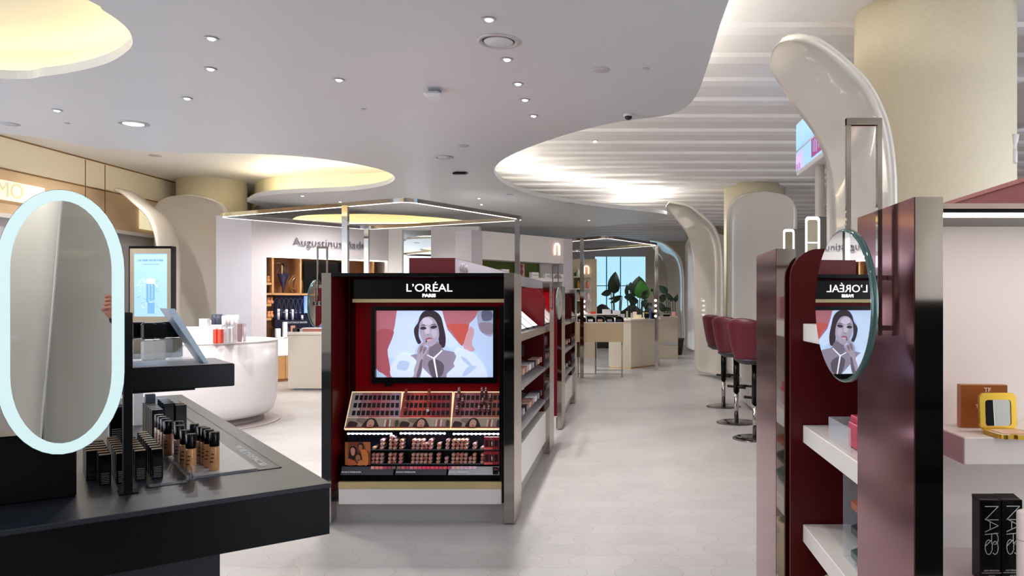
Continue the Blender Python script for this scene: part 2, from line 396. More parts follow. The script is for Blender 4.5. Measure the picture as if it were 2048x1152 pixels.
# ---------------------------------------------------------------- ceiling fittings
DLR = mat('downlight_trim', '#b9b7b6', .35, .4); DARK = mat('dark_recess', '#2a2a2c', .5); DISC = mat('speaker_grille', '#b0aeb2', .6)
def downlight(x, y, z, label, group, watts=None, r=.045):
    t = thing('downlight', label, 'ceiling light', (x, y, z), 0, group)
    obj('trim_ring', MB().lathe([(r, -.004), (r*.95, -.008), (r*.62, -.008), (r*.58, -.002)], DLR, (0, 0, 0), 20), t, False)
    obj('lens', MB().lathe([(r*.56, -.006), (r*.4, -.014), (r*.1, -.016)], LEDW, (0, 0, 0), 16), t, False)
    s = spot('lamp', (0, 0, -.06), watts or (SPOT_W*(1.2 if y < 0 else .26 if y < 5.5 and z < 3.5 else 1.0)), t)
    return t
vis = [((423, 76), 'beside the top left cove, nearer of the two in line'), ((421, 137), 'beside the top left cove, further of the two in line'), ((374, 196), 'third back in the row beside the top left cove'), ((114, 220), 'far left on the soffit'), ((678, 159), 'alone in the middle of the grey soffit'),
       ((978, 38), 'nearest of the row running past the large ring light'), ((1014, 118), 'just behind the large ring light'), ((1036, 167), 'third of the row behind the large ring light'), ((1050, 199), 'fourth of the row behind the large ring light'), ((1067, 231), 'last of the row behind the large ring light'),
       ((605, 391), 'under the left oval opening rim, smaller of two'), ((680, 403), 'under the left oval opening rim, nearer the canopy'), ((958, 396), 'in the middle of the far soffit'), ((1178, 440), 'near the far tip of the soffit')]
for (px, py), l in vis:
    p = CE(px, py); downlight(p.x, p.y, 3.2, 'added small round recessed downlight ' + l, 'recessed downlights in the ceiling')
for px, py, l in ((1335, 383, 'in the slatted ceiling above the far soffit tip'), (1190, 290, 'between the slats inside the large scallop')):
    p = CE(px, py, ZT-.06); downlight(p.x, p.y, ZT-.06+.06, 'small round downlight ' + l, 'recessed downlights in the ceiling')
downlight(1.3, 24.5, ZT, 'added small round downlight in the slatted ceiling above the farthest leaf panels', 'recessed downlights in the ceiling')  # added fitting that brightens the far aisle
for x, y, l in ((-2.6, 13.6, 'on the far soffit, above the glowing arch sign'), (-2.2, 15.4, 'on the far soffit, last before the far shop front')):
    downlight(x, y, 3.2, 'added small round recessed downlight ' + l, 'recessed downlights in the ceiling')  # both added to bring light to the deep end
# added bare spots without fittings that brighten the room, out of view
for x, y, z in ((2.8, 10.5, ZT), (5.2, 9, ZT), (5.2, 3.5, ZT), (3.4, 19, ZT), (.3, 19.5, ZT), (-2, 21, ZT), (6, 15, ZT), (-4.5, 8.6, 3.2), (-5.5, 10.3, ZT), (-4.6, 12.6, 3.2), (-7.7, 16.6, 3.2), (.1, 1.0, 3.2), (-1.6, .2, 3.2), (-.3, 3.0, 3.2), (1.0, -2.5, 3.2), (-3, -3.2, 3.2), (-7.3, 1, 3.2), (-7.6, 11.2, ZT)):
    spot('added_fill_spot', (x, y, z-.06), SPOT_W*(1.2 if y < 0 else .26 if y < 5.5 and z < 3.5 else 1.0))
def ringlight(px, py, r, label, lit):
    p = CE(px, py); t = thing('ring_light' if lit or r > .12 else 'ring_vent', label, 'ceiling fitting', (p.x, p.y, 3.2))
    obj('outer_ring', MB().lathe([(r, 0), (r*.98, -.008), (r*.82, -.012), (r*.74, .02)], DLR, (0, 0, 0), 40), t, False)
    obj('recess', MB().lathe([(r*.745, -.003), (r*.72, -.004)], DARK, (0, 0, 0), 40), t, False)
    obj('lens', MB().lathe([(r*.68, -.006), (r*.66, -.010), (.01, -.011)], mat('cool_lens', '#dfe4ff', .4, emit=1.1, ecol='#d8e0ff') if lit else CEIL, (0, 0, 0), 40), t, False)
ringlight(997, 82, .148, 'large unlit round ceiling ring, nearest, top centre of the picture', False)
ringlight(267, 247, .14, 'round recessed ceiling lamp glowing cool white at left', True)
ringlight(888, 314, .115, 'round ceiling ring over the middle of the soffit, behind the sensor', False)
for px, py, r, l in ((1202, 139, .07, 'round flat grey ceiling speaker disc, right of the ring light'), (20, 248, .085, 'round flat grey ceiling speaker disc at the far left edge'), (926, 291, .07, 'round flat grey ceiling disc in front of the middle ring'), (310, 311, .09, 'round grey disc on the raised ceiling left of the column'), (1140, 406, .09, 'thin round grey disc near the far edge of the soffit'),
                   (1292, 137, .028, 'tiny round grey plate on the soffit, right of the speaker disc'), (727, 218, .024, 'tiny round grey plate left of the white projector'), (134, 246, .024, 'tiny round grey plate beside the far left speaker disc'), (1020, 389, .06, 'thin round disc on the far soffit, left of the scallop')):
    z = 3.2 if px != 310 else ZT; p = CE(px, py, z)
    tag(obj_at('ceiling_disc', MB().lathe([(r*.5, .0), (r, -.001), (r*.97, -.006), (r*.2, -.008)], DISC, (0, 0, 0), 28), (p.x, p.y, z)), l, 'ceiling disc')
p = CE(1257, 229); t = thing('dome_camera', 'small round dome camera on the soffit near the scalloped edge', 'camera', (p.x, p.y, 3.2))
obj('mount', MB().lathe([(.05, 0), (.05, -.015), (.042, -.02)], WHITE, (0, 0, 0), 24), t, False)
obj('dome', MB().lathe([(.036, -.02), (.033, -.038), (.02, -.05), (.004, -.054)], mat('smoked_dome', '#222226', .1), (0, 0, 0), 24), t, False)
p = CE(870, 180); t = thing('ceiling_projector', 'white boxy sensor unit hanging from the middle of the soffit', 'projector', (p.x, p.y, 3.2))
obj('bracket', MB().box(-.055, .045, -.01, .03, -.03, 0, mat('grey_plastic', '#85838a', .5)), t, False)
obj('housing', MB().box(-.08, .07, -.10, .06, -.075, -.03, mat('white_plastic', '#c9ccd2', .4), .02), t, False)
p = CE(923, 345); t = thing('ceiling_sensor', 'small black square sensor hanging from the soffit behind the middle ring', 'sensor', (p.x, p.y, 3.2))
obj('plate', MB().box(-.08, .08, -.05, .05, -.01, 0, DARK), t, False)
obj('sensor_head', MB().box(-.11, .07, -.08, .0, -.035, -.01, BLACK, .008), t, False)
for px, py, l in ((560, 411, 'thin grey air slot on the soffit above the left shop wall'),):
    p = CE(px, py); tag(obj_at('air_slot', MB().box(-.18, .18, -.02, .02, -.006, 0, DISC), (p.x, p.y, 3.2)), l, 'vent')
# spotlight on the right leaf
t = thing('track_spotlight', 'white cylindrical spotlight right of the nearest column', 'spotlight', (P(2026, 300, 5.6).x, 5.6, P(0, 300, 5.6).z))
obj('head', MB().lathe([(.018, .0), (.022, .03), (.034, .06), (.042, .11), (.036, .112)], WHITE, (0, 0, 0), 24), t, False)
obj('ballast', MB().lathe([(.026, -.10), (.03, -.09), (.03, -.01), (.02, 0)], WHITE, (0, 0, 0), 24), t, False)
obj('stem', MB().tube([(0, 0, -.1), (-.05, .1, -.13), (-.1, .35, -.13), (.2, 1.0, -.14)], .012, WHITE), t, False)
# the raised bulkhead at the far right
struct('trim_4', MB().prism([(3.3, 7.6, 3.05), (3.3, 7.6, 3.45), (5.6, 5.4, 3.72), (5.6, 5.4, 3.35)], (.1, .15, 0), LAV))
# ---------------------------------------------------------------- gondolas
def rounded_panel(m, x0, x1, y, th, z0, z1, r, side, mt):
    """thin upright panel facing the viewer with one rounded upper corner (side -1 left, 1 right)"""
    pts = [(x0, y, z0), (x1, y, z0)]
    if side > 0:
        pts += [(x1, y, z1-r)] + [(x1-r+r*cos(a), y, z1-r+r*sin(a)) for a in [k*pi/16 for k in range(1, 9)]] + [(x0, y, z1)]
    else:
        pts += [(x1, y, z1)] + [(x0+r-r*sin(a), y, z1-r+r*cos(a)) for a in [k*pi/16 for k in range(0, 9)]]
    m.prism(pts, (0, th, 0), mt)
GT = 1.593
def end_slab(t, x0, x1, y0, y1, inner=None, face=CHROME, sidem=STEEL):
    m = MB().box(x0, x1, y0, y1, .012, GT, sidem)
    m.box(x0+.0015, x1-.0015, y0-.002, y0, .02, GT-.004, face)
    obj('end_post', m, t)
XL0, XL1, YF = -1.918, -.700, 4.74
# --- gondola 1 with the lit brand front
t = thing('cosmetics_gondola', 'burgundy and steel cosmetics gondola with the black sign and video screen on its front', 'display stand', (-1.31, 4.74, 0))
G1 = t
obj('end_post', MB().box(XL0, XL0+.06, YF, 5.07, .012, GT, CHROME), t)
end_slab(t, -.765, XL1, YF, 5.07)
end_slab(t, XL0, XL0+.065, 6.98, 7.39); end_slab(t, -.765, XL1, 6.98, 7.39)
m = MB(); m.box(XL0+.06, XL0+.066, YF+.01, 5.02, .2, GT-.012, mat('deep_red_side', '#4a0508', .3, spec=.3))
obj('side_panel', m, t)
obj('back_panel', MB().box(XL0+.066, -.765, 5.02, 5.04, .2, GT-.01, RED), t)
obj('top_cap', MB().box(XL0+.06, -.765, YF+.005, 5.07, GT-.022, GT, BLACK), t)
ft = P(706, 0, 4.9).x; fr = P(1009, 0, 4.9).x
obj('sign_header', MB().box(ft, -.768, 4.9, 5.02, P(0, 598, 4.9).z, P(0, 558, 4.9).z, BLACK, .003), t)
obj('gold_strip', MB().box(ft, -.768, 4.89, 5.0, P(0, 605, 4.9).z, P(0, 598, 4.9).z, PALEGOLD), t)
obj('corner_trim', MB().box(P(700, 0, 4.95).x, P(704, 0, 4.95).x, 4.95, 5.02, .6, GT-.03, BLACK), t)
LETT = mat('sign_letters', '#ffffff', .5, emit=1.2, ecol='#ffffff')
zc = P(0, 579.5, 4.895).z
text("L’ORÉAL", .072, LETT, t, fronto(P(858, 0, 4.895).x-t.location.x, 4.896-4.74, zc+.010), 'sign_lettering', bold=.0, sx=1.12)
text('PARIS', .028, LETT, t, fronto(P(858, 0, 4.895).x-t.location.x, 4.894-4.74, P(0, 591.3, 4.895).z), 'sign_lettering', bold=.0012, sx=1.25)
# base
Yb_ = 4.76
obj('base_drawer', MB().box(P(677, 0, Yb_).x, P(1003, 0, Yb_).x, 4.76, 5.05, .125, P(0, 977, Yb_).z, CARCASS, .003), t)
obj('gold_strip', MB().box(P(677, 0, Yb_).x, P(1003, 0, Yb_).x, 4.756, 5.05, P(0, 977, Yb_).z, P(0, 964, Yb_).z, PALEGOLD), t)
obj('plinth', MB().box(XL0+.06, -.765, 4.83, 6.98, 0, .125, mat('plinth_grey', '#b5b1af', .3, .2)), t)
obj('side_box', MB().box(-.80, -.767, 4.775, 5.02, .13, 1.39, BLACK), t)
# side bay facing the aisle
CHSH = mat('chrome_shelf_edge', '#c6bfb5', .15, 1)
def side_bay(t, y0, y1, right=True):
    obj('spine_panel', MB().box(-1.36, -1.10, y0, y1, .12, GT-.02, DRED), t)
    obj('shelf', MB().box(-1.10, -.735, y0, y1, 1.150, 1.19, BLACKM).box(-.735, -.725, y0, y1, 1.135, 1.19, CHSH), t)
    obj('base_cabinet', MB().box(-1.10, -.735, y0, y1, .125, .40, CARCASS), t)
    for z in (.84, .54):
        obj('shelf', MB().prism([(-1.10, y0, z+.06), (-.74, y0, z-.06), (-.74, y0, z-.03), (-1.10, y0, z+.09)], (0, y1-y0, 0), mat('grey_shelf', '#8c8a90', .3, .3)), t)
    m = MB(); rounded_panel(m, -1.30, -.752, y1-.03, .02, .40, 1.545, .12, 1, DRED); obj('divider_panel', m, t)
side_bay(t, 5.07, 6.97)
# spine box with letters on its side
t = thing('header_box', 'tall maroon top box rising behind the black sign, grey side with small letters', 'header box', (-1.34, 5.2, GT))
sb0, sb1 = P(818, 0, 5.2).x, P(910, 0, 5.2).x
obj('box', MB().box(sb0, sb1, 5.2, 10.6, GT, 1.716, mat('maroon_top', '#6b2227', .4)).box(sb1, sb1+.004, 5.2, 10.6, GT, 1.712, mat('grey_lav_side', '#a7a2ad', .35)), t)
Ms = Matrix.Translation((sb1+.006+1.34, .27, 1.657-GT)) @ Matrix.Rotation(pi/2, 4, 'Z') @ Matrix.Rotation(pi/2, 4, 'X')
text("L’ORÉAL", .07, mat('silver_letters', '#d7d3d6', .2, .8), t, Ms, 'side_lettering', ext=.004, bold=.001)
# --- gondola 2 further down
t = thing('cosmetics_gondola', 'second steel and burgundy gondola further down the aisle, behind the signed one', 'display stand', (-1.31, 8.3, 0))
end_slab(t, -.752, XL1, 8.3, 8.75); end_slab(t, -.84, XL1, 10.5, 10.9); end_slab(t, XL0, XL0+.065, 8.3, 8.75)
obj('plinth', MB().box(XL0+.06, -.765, 8.35, 10.5, 0, .125, mat('plinth_grey')), t)
side_bay(t, 8.75, 10.49)
obj('end_panel', MB().box(XL0+.066, -.755, 8.5, 8.55, .125, GT-.02, DRED), t)
# products on the aisle shelves of both gondolas
def fam(n): return ORD[n]
TUB = [mat('tube_grey', '#9a98a2', .3), mat('tube_pink', '#b98683', .35), mat('tube_dark', '#2b2b31', .3), mat('tube_white', '#e4e2e4', .3), mat('tube_nude', '#c9a08a', .35)]
def carton(name, label, cat, x, y, z, w, d, h, m, group, rz=0, band=None):
    q = MB().box(-w/2, w/2, -d/2, d/2, 0, h, m, .0012)
    if band: q.box(-w/2-.0005, w/2+.0005, -d/2-.0005, d/2+.0005, h*.62, h*.80, band)
    o = obj_at(name, q, (x, y, z)); o.rotation_euler = (0, 0, rz); return tag(o, label, cat, group)
for gi, (y0, y1, gn) in enumerate(((5.12, 6.86, 'nearer'), (8.8, 10.4, 'farther'))):
    for li, z in enumerate((.84, .54)):
        n = 9 if gi == 0 else 4
        for k in range(n):
            yy = y0+(k+.5)*(y1-y0)/n
            for r_ in range(2):
                x = -.80-.16*r_; zz = z+.005+.335*(-.74-x)-.03+.035
                carton('makeup_tube_box', 'small %s box, %s along the %s sloped shelf, %s row, %s gondola aisle side' % (('grey', 'dusty pink', 'black', 'white', 'nude')[(k*2+r_+li) % 5], fam(k), ('upper', 'lower')[li], ('front', 'back')[r_], gn), 'makeup box', x, yy, zz, .09, .10 if gi == 0 else .18, .045+.05*r_, TUB[(k*2+r_+li) % 5], 'boxes on the aisle shelves of the gondolas')
    for k in range(4 if gi == 0 else 2):
        yy = y0+.25+k*.42
        t = thing('tester_stand', 'slanted acrylic-faced tester stand, %s along the top shelf of the %s gondola' % (fam(k), gn), 'tester stand', (-.95, yy, 1.19), 0, 'tester stands on the gondola top shelves')
        obj('backboard', MB().prism([(-1.08, yy-.15, 1.42), (-1.05, yy-.15, 1.43), (-.79, yy-.15, 1.205), (-.80, yy-.15, 1.195)], (0, .3, 0), TUB[3]), t)
        obj('foot', MB().box(-1.0, -.78, yy-.15, yy+.15, 1.19, 1.205, BLACK), t)
# --- video screen
t = thing('video_screen', 'flat video screen with black bezel showing a woman in white applying lipstick', 'screen', (P(868, 0, 4.98).x, 4.98, P(0, 690, 4.98).z))
SCR = t
Y = 4.975
a, b_ = P(743, 767, Y), P(993, 613, Y)
m = MB(); i0, i1 = P(750, 755, Y), P(986, 621, Y)
m.box(a.x, b_.x, Y, Y+.04, a.z, i0.z, BLACK).box(a.x, b_.x, Y, Y+.04, i1.z, b_.z, BLACK).box(a.x, i0.x, Y, Y+.04, i0.z, i1.z, BLACK).box(i1.x, b_.x, Y, Y+.04, i0.z, i1.z, BLACK)
obj('bezel', m, t)
obj('sensor_eye', MB().box(P(770, 0, Y).x, P(781, 0, Y).x, Y, Y+.04, P(0, 773, Y).z, P(0, 767, Y).z, BLACK), t)
EM = .42
def E(c, e=None): return mat('screen_'+c, c, .3, emit=(e or EM), ecol=c, spec=.2)
def D(c): return mat('print_'+c, c, .4)
def picture(parent, name, layers, conv, M_, y0, step=.0004, sub=5, clip=None):
    q = MB()
    for i, (c, pts, sm) in enumerate(layers):
        pp = [conv(*p) for p in pts]
        if sm: pp = [tuple(v) for v in catmull([Vector((a, b, 0)) for a, b in pp], sub, True)]; pp = [(v[0], v[1]) for v in pp]
        if clip: pp = [(min(max(a, clip[0]), clip[2]), min(max(b, clip[1]), clip[3])) for a, b in pp]
        # consistent winding facing the viewer
        A_ = sum(pp[k][0]*pp[(k+1) % len(pp)][1]-pp[(k+1) % len(pp)][0]*pp[k][1] for k in range(len(pp)))
        if A_ < 0: pp = pp[::-1]
        q.poly([y0(a, b, i*step) for a, b in pp], M_(c))
    return obj(name, q, parent)
# crop pixels (1984x1152 view of 700..1010 x 600..780) to picture pixels
def sc(a, b): return (700+a/6.4, 600+b/6.4)
def on_screen(px, py, d): p = P(px, py, Y+.030-d); return (p.x, p.y, p.z)
L_ = [('#b9cdf0', [(320, 136), (1832, 136), (1832, 992), (320, 992)], 0),
 ('#b26a78', [(320, 136), (600, 136), (575, 330), (480, 640), (500, 850), (545, 992), (470, 985), (320, 860)], 0),
 ('#a85560', [(330, 420), (560, 400), (480, 640), (500, 780), (520, 960), (450, 950), (330, 850)], 1),
 ('#b06b78', [(1160, 136), (1650, 136), (1600, 230), (1530, 300), (1500, 450), (1440, 590), (1400, 560), (1250, 380), (1200, 230)], 0),
 ('#c0584f', [(1250, 320), (1500, 310), (1500, 420), (1440, 580), (1380, 520), (1310, 400)], 1),
 ('#9aa0b8', [(1640, 140), (1826, 140), (1826, 450), (1700, 430), (1640, 330)], 1),
 ('#5e5f78', [(1690, 145), (1800, 140), (1826, 200), (1800, 260), (1700, 260)], 1),
 ('#8b7f92', [(1650, 300), (1826, 300), (1826, 430), (1700, 420)], 1),
 ('#c79aa4', [(1530, 350), (1590, 400), (1560, 560), (1600, 640), (1540, 660), (1450, 600)], 1),
 ('#c9dbfa', [(600, 136), (930, 136), (830, 300), (820, 420), (860, 560), (800, 720), (600, 760), (490, 740), (490, 640), (560, 430)], 0),
 ('#cdddfa', [(1050, 136), (1180, 140), (1240, 380), (1380, 560), (1300, 620), (1200, 560), (1200, 400)], 0),
 ('#3a3038', [(900, 200), (960, 140), (1080, 140), (1160, 210), (1195, 330), (1225, 480), (1215, 590), (1180, 610), (1140, 560), (1100, 300), (960, 230), (890, 330), (880, 460), (910, 540), (870, 560), (830, 470), (820, 370), (870, 290)], 1),
 ('#8f8698', [(1120, 520), (1170, 600), (1200, 640), (1330, 665), (1360, 720), (1330, 820), (1340, 850), (1240, 940), (1230, 992), (1050, 992), (940, 880), (870, 800), (760, 710), (860, 690), (1000, 640), (1010, 560)], 0),
 ('#776c7c', [(1040, 590), (1140, 560), (1170, 620), (1080, 730), (1010, 690)], 1),
 ('#5f5563', [(1000, 800), (1100, 760), (1200, 830), (1180, 960), (1100, 992), (1040, 960)], 1),
 ('#aaa0b4', [(950, 225), (1030, 215), (1090, 260), (1130, 350), (1140, 470), (1100, 550), (1040, 595), (980, 580), (920, 500), (890, 400), (890, 300)], 1),
 ('#cbc2d6', [(930, 240), (1010, 230), (1060, 280), (1020, 320), (940, 310)], 1),
 ('#c5bacb', [(960, 340), (1010, 340), (1020, 420), (985, 440), (960, 420)], 1),
 ('#bdb3c6', [(1040, 390), (1110, 390), (1100, 470), (1060, 470)], 1),
 ('#3b333d', [(905, 350), (950, 340), (980, 365), (940, 380), (905, 375)], 1),
 ('#3b333d', [(1030, 345), (1080, 325), (1118, 340), (1085, 365), (1040, 365)], 1),
 ('#4d434e', [(895, 335), (940, 312), (975, 330), (935, 325)], 1), ('#4d434e', [(1025, 325), (1080, 305), (1115, 320), (1080, 315)], 1),
 ('#6a5c68', [(965, 428), (990, 442), (1020, 430), (995, 450)], 1),
 ('#8c5a68', [(965, 500), (1000, 482), (1045, 485), (1050, 500), (1010, 520), (970, 515)], 1),
 ('#d7a9b4', [(985, 508), (1040, 500), (1030, 520), (990, 522)], 1),
 ('#2b2228', [(985, 515), (960, 540), (950, 560), (975, 550)], 1),
 ('#a79bab', [(950, 520), (975, 545), (960, 590), (1000, 610), (980, 690), (940, 720), (930, 880), (900, 992), (790, 992), (830, 850), (860, 720), (860, 640), (890, 580)], 0),
 ('#7d7182', [(900, 600), (935, 580), (925, 640), (890, 680)], 1), ('#7d7182', [(940, 620), (975, 605), (960, 660), (935, 690)], 1),
 ('#6d6171', [(900, 780), (930, 770), (900, 960), (850, 980), (880, 860)], 1),
 ('#d5e2fb', [(590, 760), (660, 690), (760, 705), (850, 780), (820, 870), (790, 992), (545, 992), (520, 860)], 1),
 ('#dbe6fc', [(930, 865), (1050, 992), (900, 992)], 0),
 ('#d5e2fb', [(1360, 600), (1330, 660), (1365, 720), (1325, 810), (1345, 860), (1250, 940), (1240, 992), (1760, 992), (1720, 860), (1600, 700), (1500, 640)], 0),
 ('#b3c6e8', [(1420, 720), (1500, 760), (1600, 880), (1560, 870), (1450, 780)], 1), ('#b3c6e8', [(1500, 860), (1620, 850), (1500, 960), (1440, 970)], 1),
 ('#b3c6e8', [(640, 780), (760, 800), (720, 900), (600, 880)], 1),
 ('#f4f4ff', [(985, 697), (1070, 735), (1175, 640), (1185, 650), (1085, 748), (1125, 992), (1108, 992), (1062, 748), (985, 708)], 0)]
clipb = (750, 621, 986, 755)
picture(t, 'display_picture', L_, sc, E, on_screen, clip=clipb)
# --- tester panels (three tilted plates with slots)
def tilt(px, py):     # point on the tilted plane of the upper testers
    s = (858-py)/(858-783); Yq = 4.80+.14*s; return P(px, py, Yq)
BLK = mat('slot_black', '#07060a', .5); 
pan = [((688, 801.5), (704, 805), '#b98487', 'left'), ((793, 903), (806, 906.5), '#b5474b', 'middle'), ((900, 1003), (908, 1009.5), '#a55a60', 'right')]
N_ = Vector((0, -.84, .54))
def plate(m, q, mt, d=0, th=.004):
    pts = [tilt(*p)+N_*d for p in q]; m.prism([tuple(p) for p in pts], tuple(N_*-th), mt)
for (b0, b1), (t0, t1), colr, nm in pan:
    def pq(u, v): return (b0+(b1-b0)*u+((t0-b0)+((t1-t0)-(b1-b0))*u)*v, 858-75*v)
    mid = tilt(*pq(.5, 0))
    m = MB(); plate(m, [pq(0, 0), pq(1, 0), pq(1, 1), pq(0, 1)], mat('lit_edge', '#f0d9b0', .3, emit=.45, ecol='#ffd9a8'), 0, .02); tp_ = obj('tester_panel', m, G1)
    m = MB()
    for k in range(5):
        mt = D({'left': ['#c9b9b8', '#b57a7f', '#b0585e', '#b8747a', '#b98ea0'], 'middle': ['#b0504c', '#d4514a', '#d04a3c', '#a83238', '#93383c'], 'right': ['#9a4a52', '#b06a70', '#a85560', '#a8685a', '#b4604a']}[nm][k])
        plate(m, [pq(.02+k*.192, .30), pq(.02+(k+1)*.192, .30), pq(.02+(k+1)*.192, .97), pq(.02+k*.192, .97)], mt, .0015, .002)
    obj('shade_card', m, tp_)
    m = MB()
    for r_ in range(3):
        for k in range(10):
            u0 = .09+k*.088; v0 = .36+r_*.205
            plate(m, [pq(u0, v0), pq(u0+.062, v0), pq(u0+.062, v0+.125), pq(u0, v0+.125)], BLK, .003, .002)
            m2 = m
    obj('slots', m, tp_)
    def cv(a, b): return (a, b)
    hx = {'left': .46, 'middle': .44, 'right': .44}[nm]
    hair = {'left': '#2a1d1e', 'middle': '#38211f', 'right': '#1d1316'}[nm]
    lay = [('#b3a08c', [(.02, .02), (.98, .02), (.98, .29), (.02, .29)], 0), ('#3b2c28', [(.05, .06), (.2, .05), (.22, .16), (.08, .2)], 1), ('#8b7668', [(.2, .2), (.36, .12), (.38, .26), (.22, .28)], 1),
           (hair, [(hx-.14, .03), (hx-.10, .2), (hx-.03, .285), (hx+.06, .27), (hx+.12, .15), (hx+.13, .03)], 1), ('#d3a18c', [(hx-.065, .07), (hx-.055, .2), (hx, .255), (hx+.06, .19), (hx+.055, .08), (hx, .03)], 1),
           ('#3a2226', [(hx-.045, .165), (hx-.015, .16), (hx-.02, .175)], 0), ('#3a2226', [(hx+.045, .165), (hx+.015, .16), (hx+.02, .175)], 0), ('#9b2c34', [(hx-.022, .085), (hx, .1), (hx+.022, .085), (hx, .07)], 1)]
    for k in range(4): lay.append((('#e6dede', '#b23a3a', '#e6dede', '#c98a86')[k], [(.70+k*.045, .05), (.725+k*.045, .05), (.735+k*.045, .24), (.71+k*.045, .24)], 0))
    lay.append(('#4a3d3c', [(.90, .06), (.96, .08), (.96, .2), (.91, .22)], 1)); lay.append(('#8c2226', [(.02, .02), (.98, .02), (.98, .045), (.02, .045)], 0))
    m = MB()
    for i, (c, pts, sm) in enumerate(lay):
        pp = pts if not sm else [(v.x, v.y) for v in catmull([Vector((a, b, 0)) for a, b in pts], 5, True)]
        m.poly([tuple(tilt(*pq(a, b))+N_*(.003+i*.0005)) for a, b in pp][::1], D(c))
    obj('portrait_strip', m, tp_)
obj('display_body', MB().prism([(P(690, 0, 4.80).x, 4.81, P(0, 862, 4.81).z), (P(690, 0, 4.80).x, 4.95, P(0, 785, 4.95).z), (P(690, 0, 4.80).x, 5.02, P(0, 785, 4.95).z), (P(690, 0, 4.80).x, 5.02, .30), (P(690, 0, 4.80).x, 4.90, .30), (P(690, 0, 4.80).x, 4.90, P(0, 866, 4.9).z)], (1.0, 0, 0), BLACK), G1)
# standing lipsticks in the tester slots
def lip(name, label, p, h, r, caps, group, tiltx=0):
    q = MB().lathe([(r, 0), (r, h*.45)], caps[0], (0, 0, 0), 12).lathe([(r*1.04, h*.45), (r*1.04, h*.55)], caps[1], (0, 0, 0), 12).lathe([(r*.9, h*.55), (r*.9, h)], caps[2], (0, 0, 0), 12)
    o = obj_at(name, q, p); o.rotation_euler = (tiltx, 0, 0); return tag(o, label, 'lipstick', group)
RB = mat('lip_tube_red', '#8e2f2a', .3); RG = mat('rose_gold', '#c08a80', .25, .8); RD = mat('lip_tube_plum', '#5d2c33', .3); SILV = mat('silver_cap', '#cfcad0', .2, .8)
for k, (px, py, l) in enumerate(((812, 795, 'top of the pair at the left'), (811, 811, 'middle of the trio at the left'), (810, 825, 'lowest of the trio at the left'), (858, 795, 'top one in the centre column'), (857, 811, 'middle one in the centre column'), (856, 825, 'lowest, silver-cased, in the centre column'))):
    p = tilt(px, py)+N_*.006; lip('lipstick_tester', 'brown-red lipstick tester standing in the middle tilted panel, '+l, p, .055, .010, (SILV if k == 5 else RB, RG, RB), 'lipsticks standing in the tester panels', -.25)
for k, (px, py, l) in enumerate(((918, 790, 'top of the left cluster'), (917, 803, 'second in the left cluster'), (925, 810, 'right one of the left cluster'), (914, 826, 'lowest left of the panel'), (964, 790, 'left of the two tallest'), (972, 790, 'right of the two tallest'), (981, 803, 'right end of the cluster'), (958, 826, 'lowest left of the right cluster'), (969, 826, 'lowest middle of the right cluster'), (978, 826, 'lowest right of the right cluster'), (966, 811, 'centre of the right cluster'))):
    p = tilt(px, py)+N_*.006; lip('lipstick_tester', 'clear-capped plum lipstick tester standing in the right tilted panel, '+l, p, .05, .010, (RD, SILV, RG), 'lipsticks standing in the tester panels', -.25)
# --- lit lower rack
t = thing('lipstick_rack', 'lit black lipstick rack with two tiers below the tilted testers', 'display rack', (P(845, 0, 4.8).x, 4.8, .28))
RK = t
xa, xb = P(684, 0, 4.8).x, P(1003, 0, 4.8).x
NB = mat('blue_black_back', '#0c111c', .3)
obj('back_board', MB().box(xa, xb, 4.895, 4.905, .28, .58, NB), t)
for zz in (900, 928): obj('tier', MB().box(xa, xb, 4.80, 4.895, P(0, zz, 4.8).z-.006, P(0, zz, 4.8).z, BLACK).box(xa+.1, xb, 4.797, 4.80, P(0, zz, 4.8).z-.003, P(0, zz, 4.8).z+.006, mat('tier_lip', '#53565c', .2, .5)), t)
obj('rack_foot', MB().prism([(xa, 4.79, P(0, 950, 4.78).z), (xa, 4.78, P(0, 963, 4.78).z), (xa, 4.9, P(0, 963, 4.78).z), (xa, 4.9, P(0, 930, 4.8).z), (xa, 4.80, P(0, 932, 4.8).z)], (xb-xa, 0, 0), BLACK), t)
for k, (s0, s1) in enumerate(((681, 788), (790, 894), (896, 1001))):
    m = MB().prism([tuple(P(s0+3, 933, 4.798)), tuple(P(s1, 933, 4.798)), tuple(P(s1-2, 950, 4.775)), tuple(P(s0, 950, 4.775))], (0, .004, .001), mat('label_strip', '#4b4e52' if k < 2 else '#b6b4b8', .25, .3) if k < 2 else mat('label_strip_bright', '#b6b4b8', .25, .3))
    lb = obj('label_strip', m, t)
    text('ROUGE À LÈVRES SATIN', .0115, mat('white_ink', '#f2f2f2', .5), lb, fronto(P(s0+22, 0, 4.78).x-t.location.x, 4.776-4.8, P(0, 944, 4.78).z-.28), 'strip_lettering', ext=.0003, bold=.0003)
cols = ['#e59a90', '#e08a80', '#e87f7c', '#b0485c', '#a8485a', '#8b6a66', '#8b6a66', '#d85c6a', '#a84c5c', '#e878a0', '#e46a78', '#ee5c70', '#f04070', '#e83a68', '#ea4a60', '#e8406a', '#d24468', '#e0524e', '#c84c78', '#e8aaa8', '#e4b0a4', '#e0b2c8', '#e0b0c8', '#e6bcd0', '#e6c0d4']
m = MB()
for k, c in enumerate(cols):
    px = 742+k*8.4
    if k > 5: px += 2
    m.prism([tuple(P(px, 932.6, 4.796)), tuple(P(px+7, 932.6, 4.796)), tuple(P(px+6.6, 938.4, 4.786)), tuple(P(px-.4, 938.4, 4.786))], (0, .003, 0), D(c))
obj('shade_swatches', m, t)
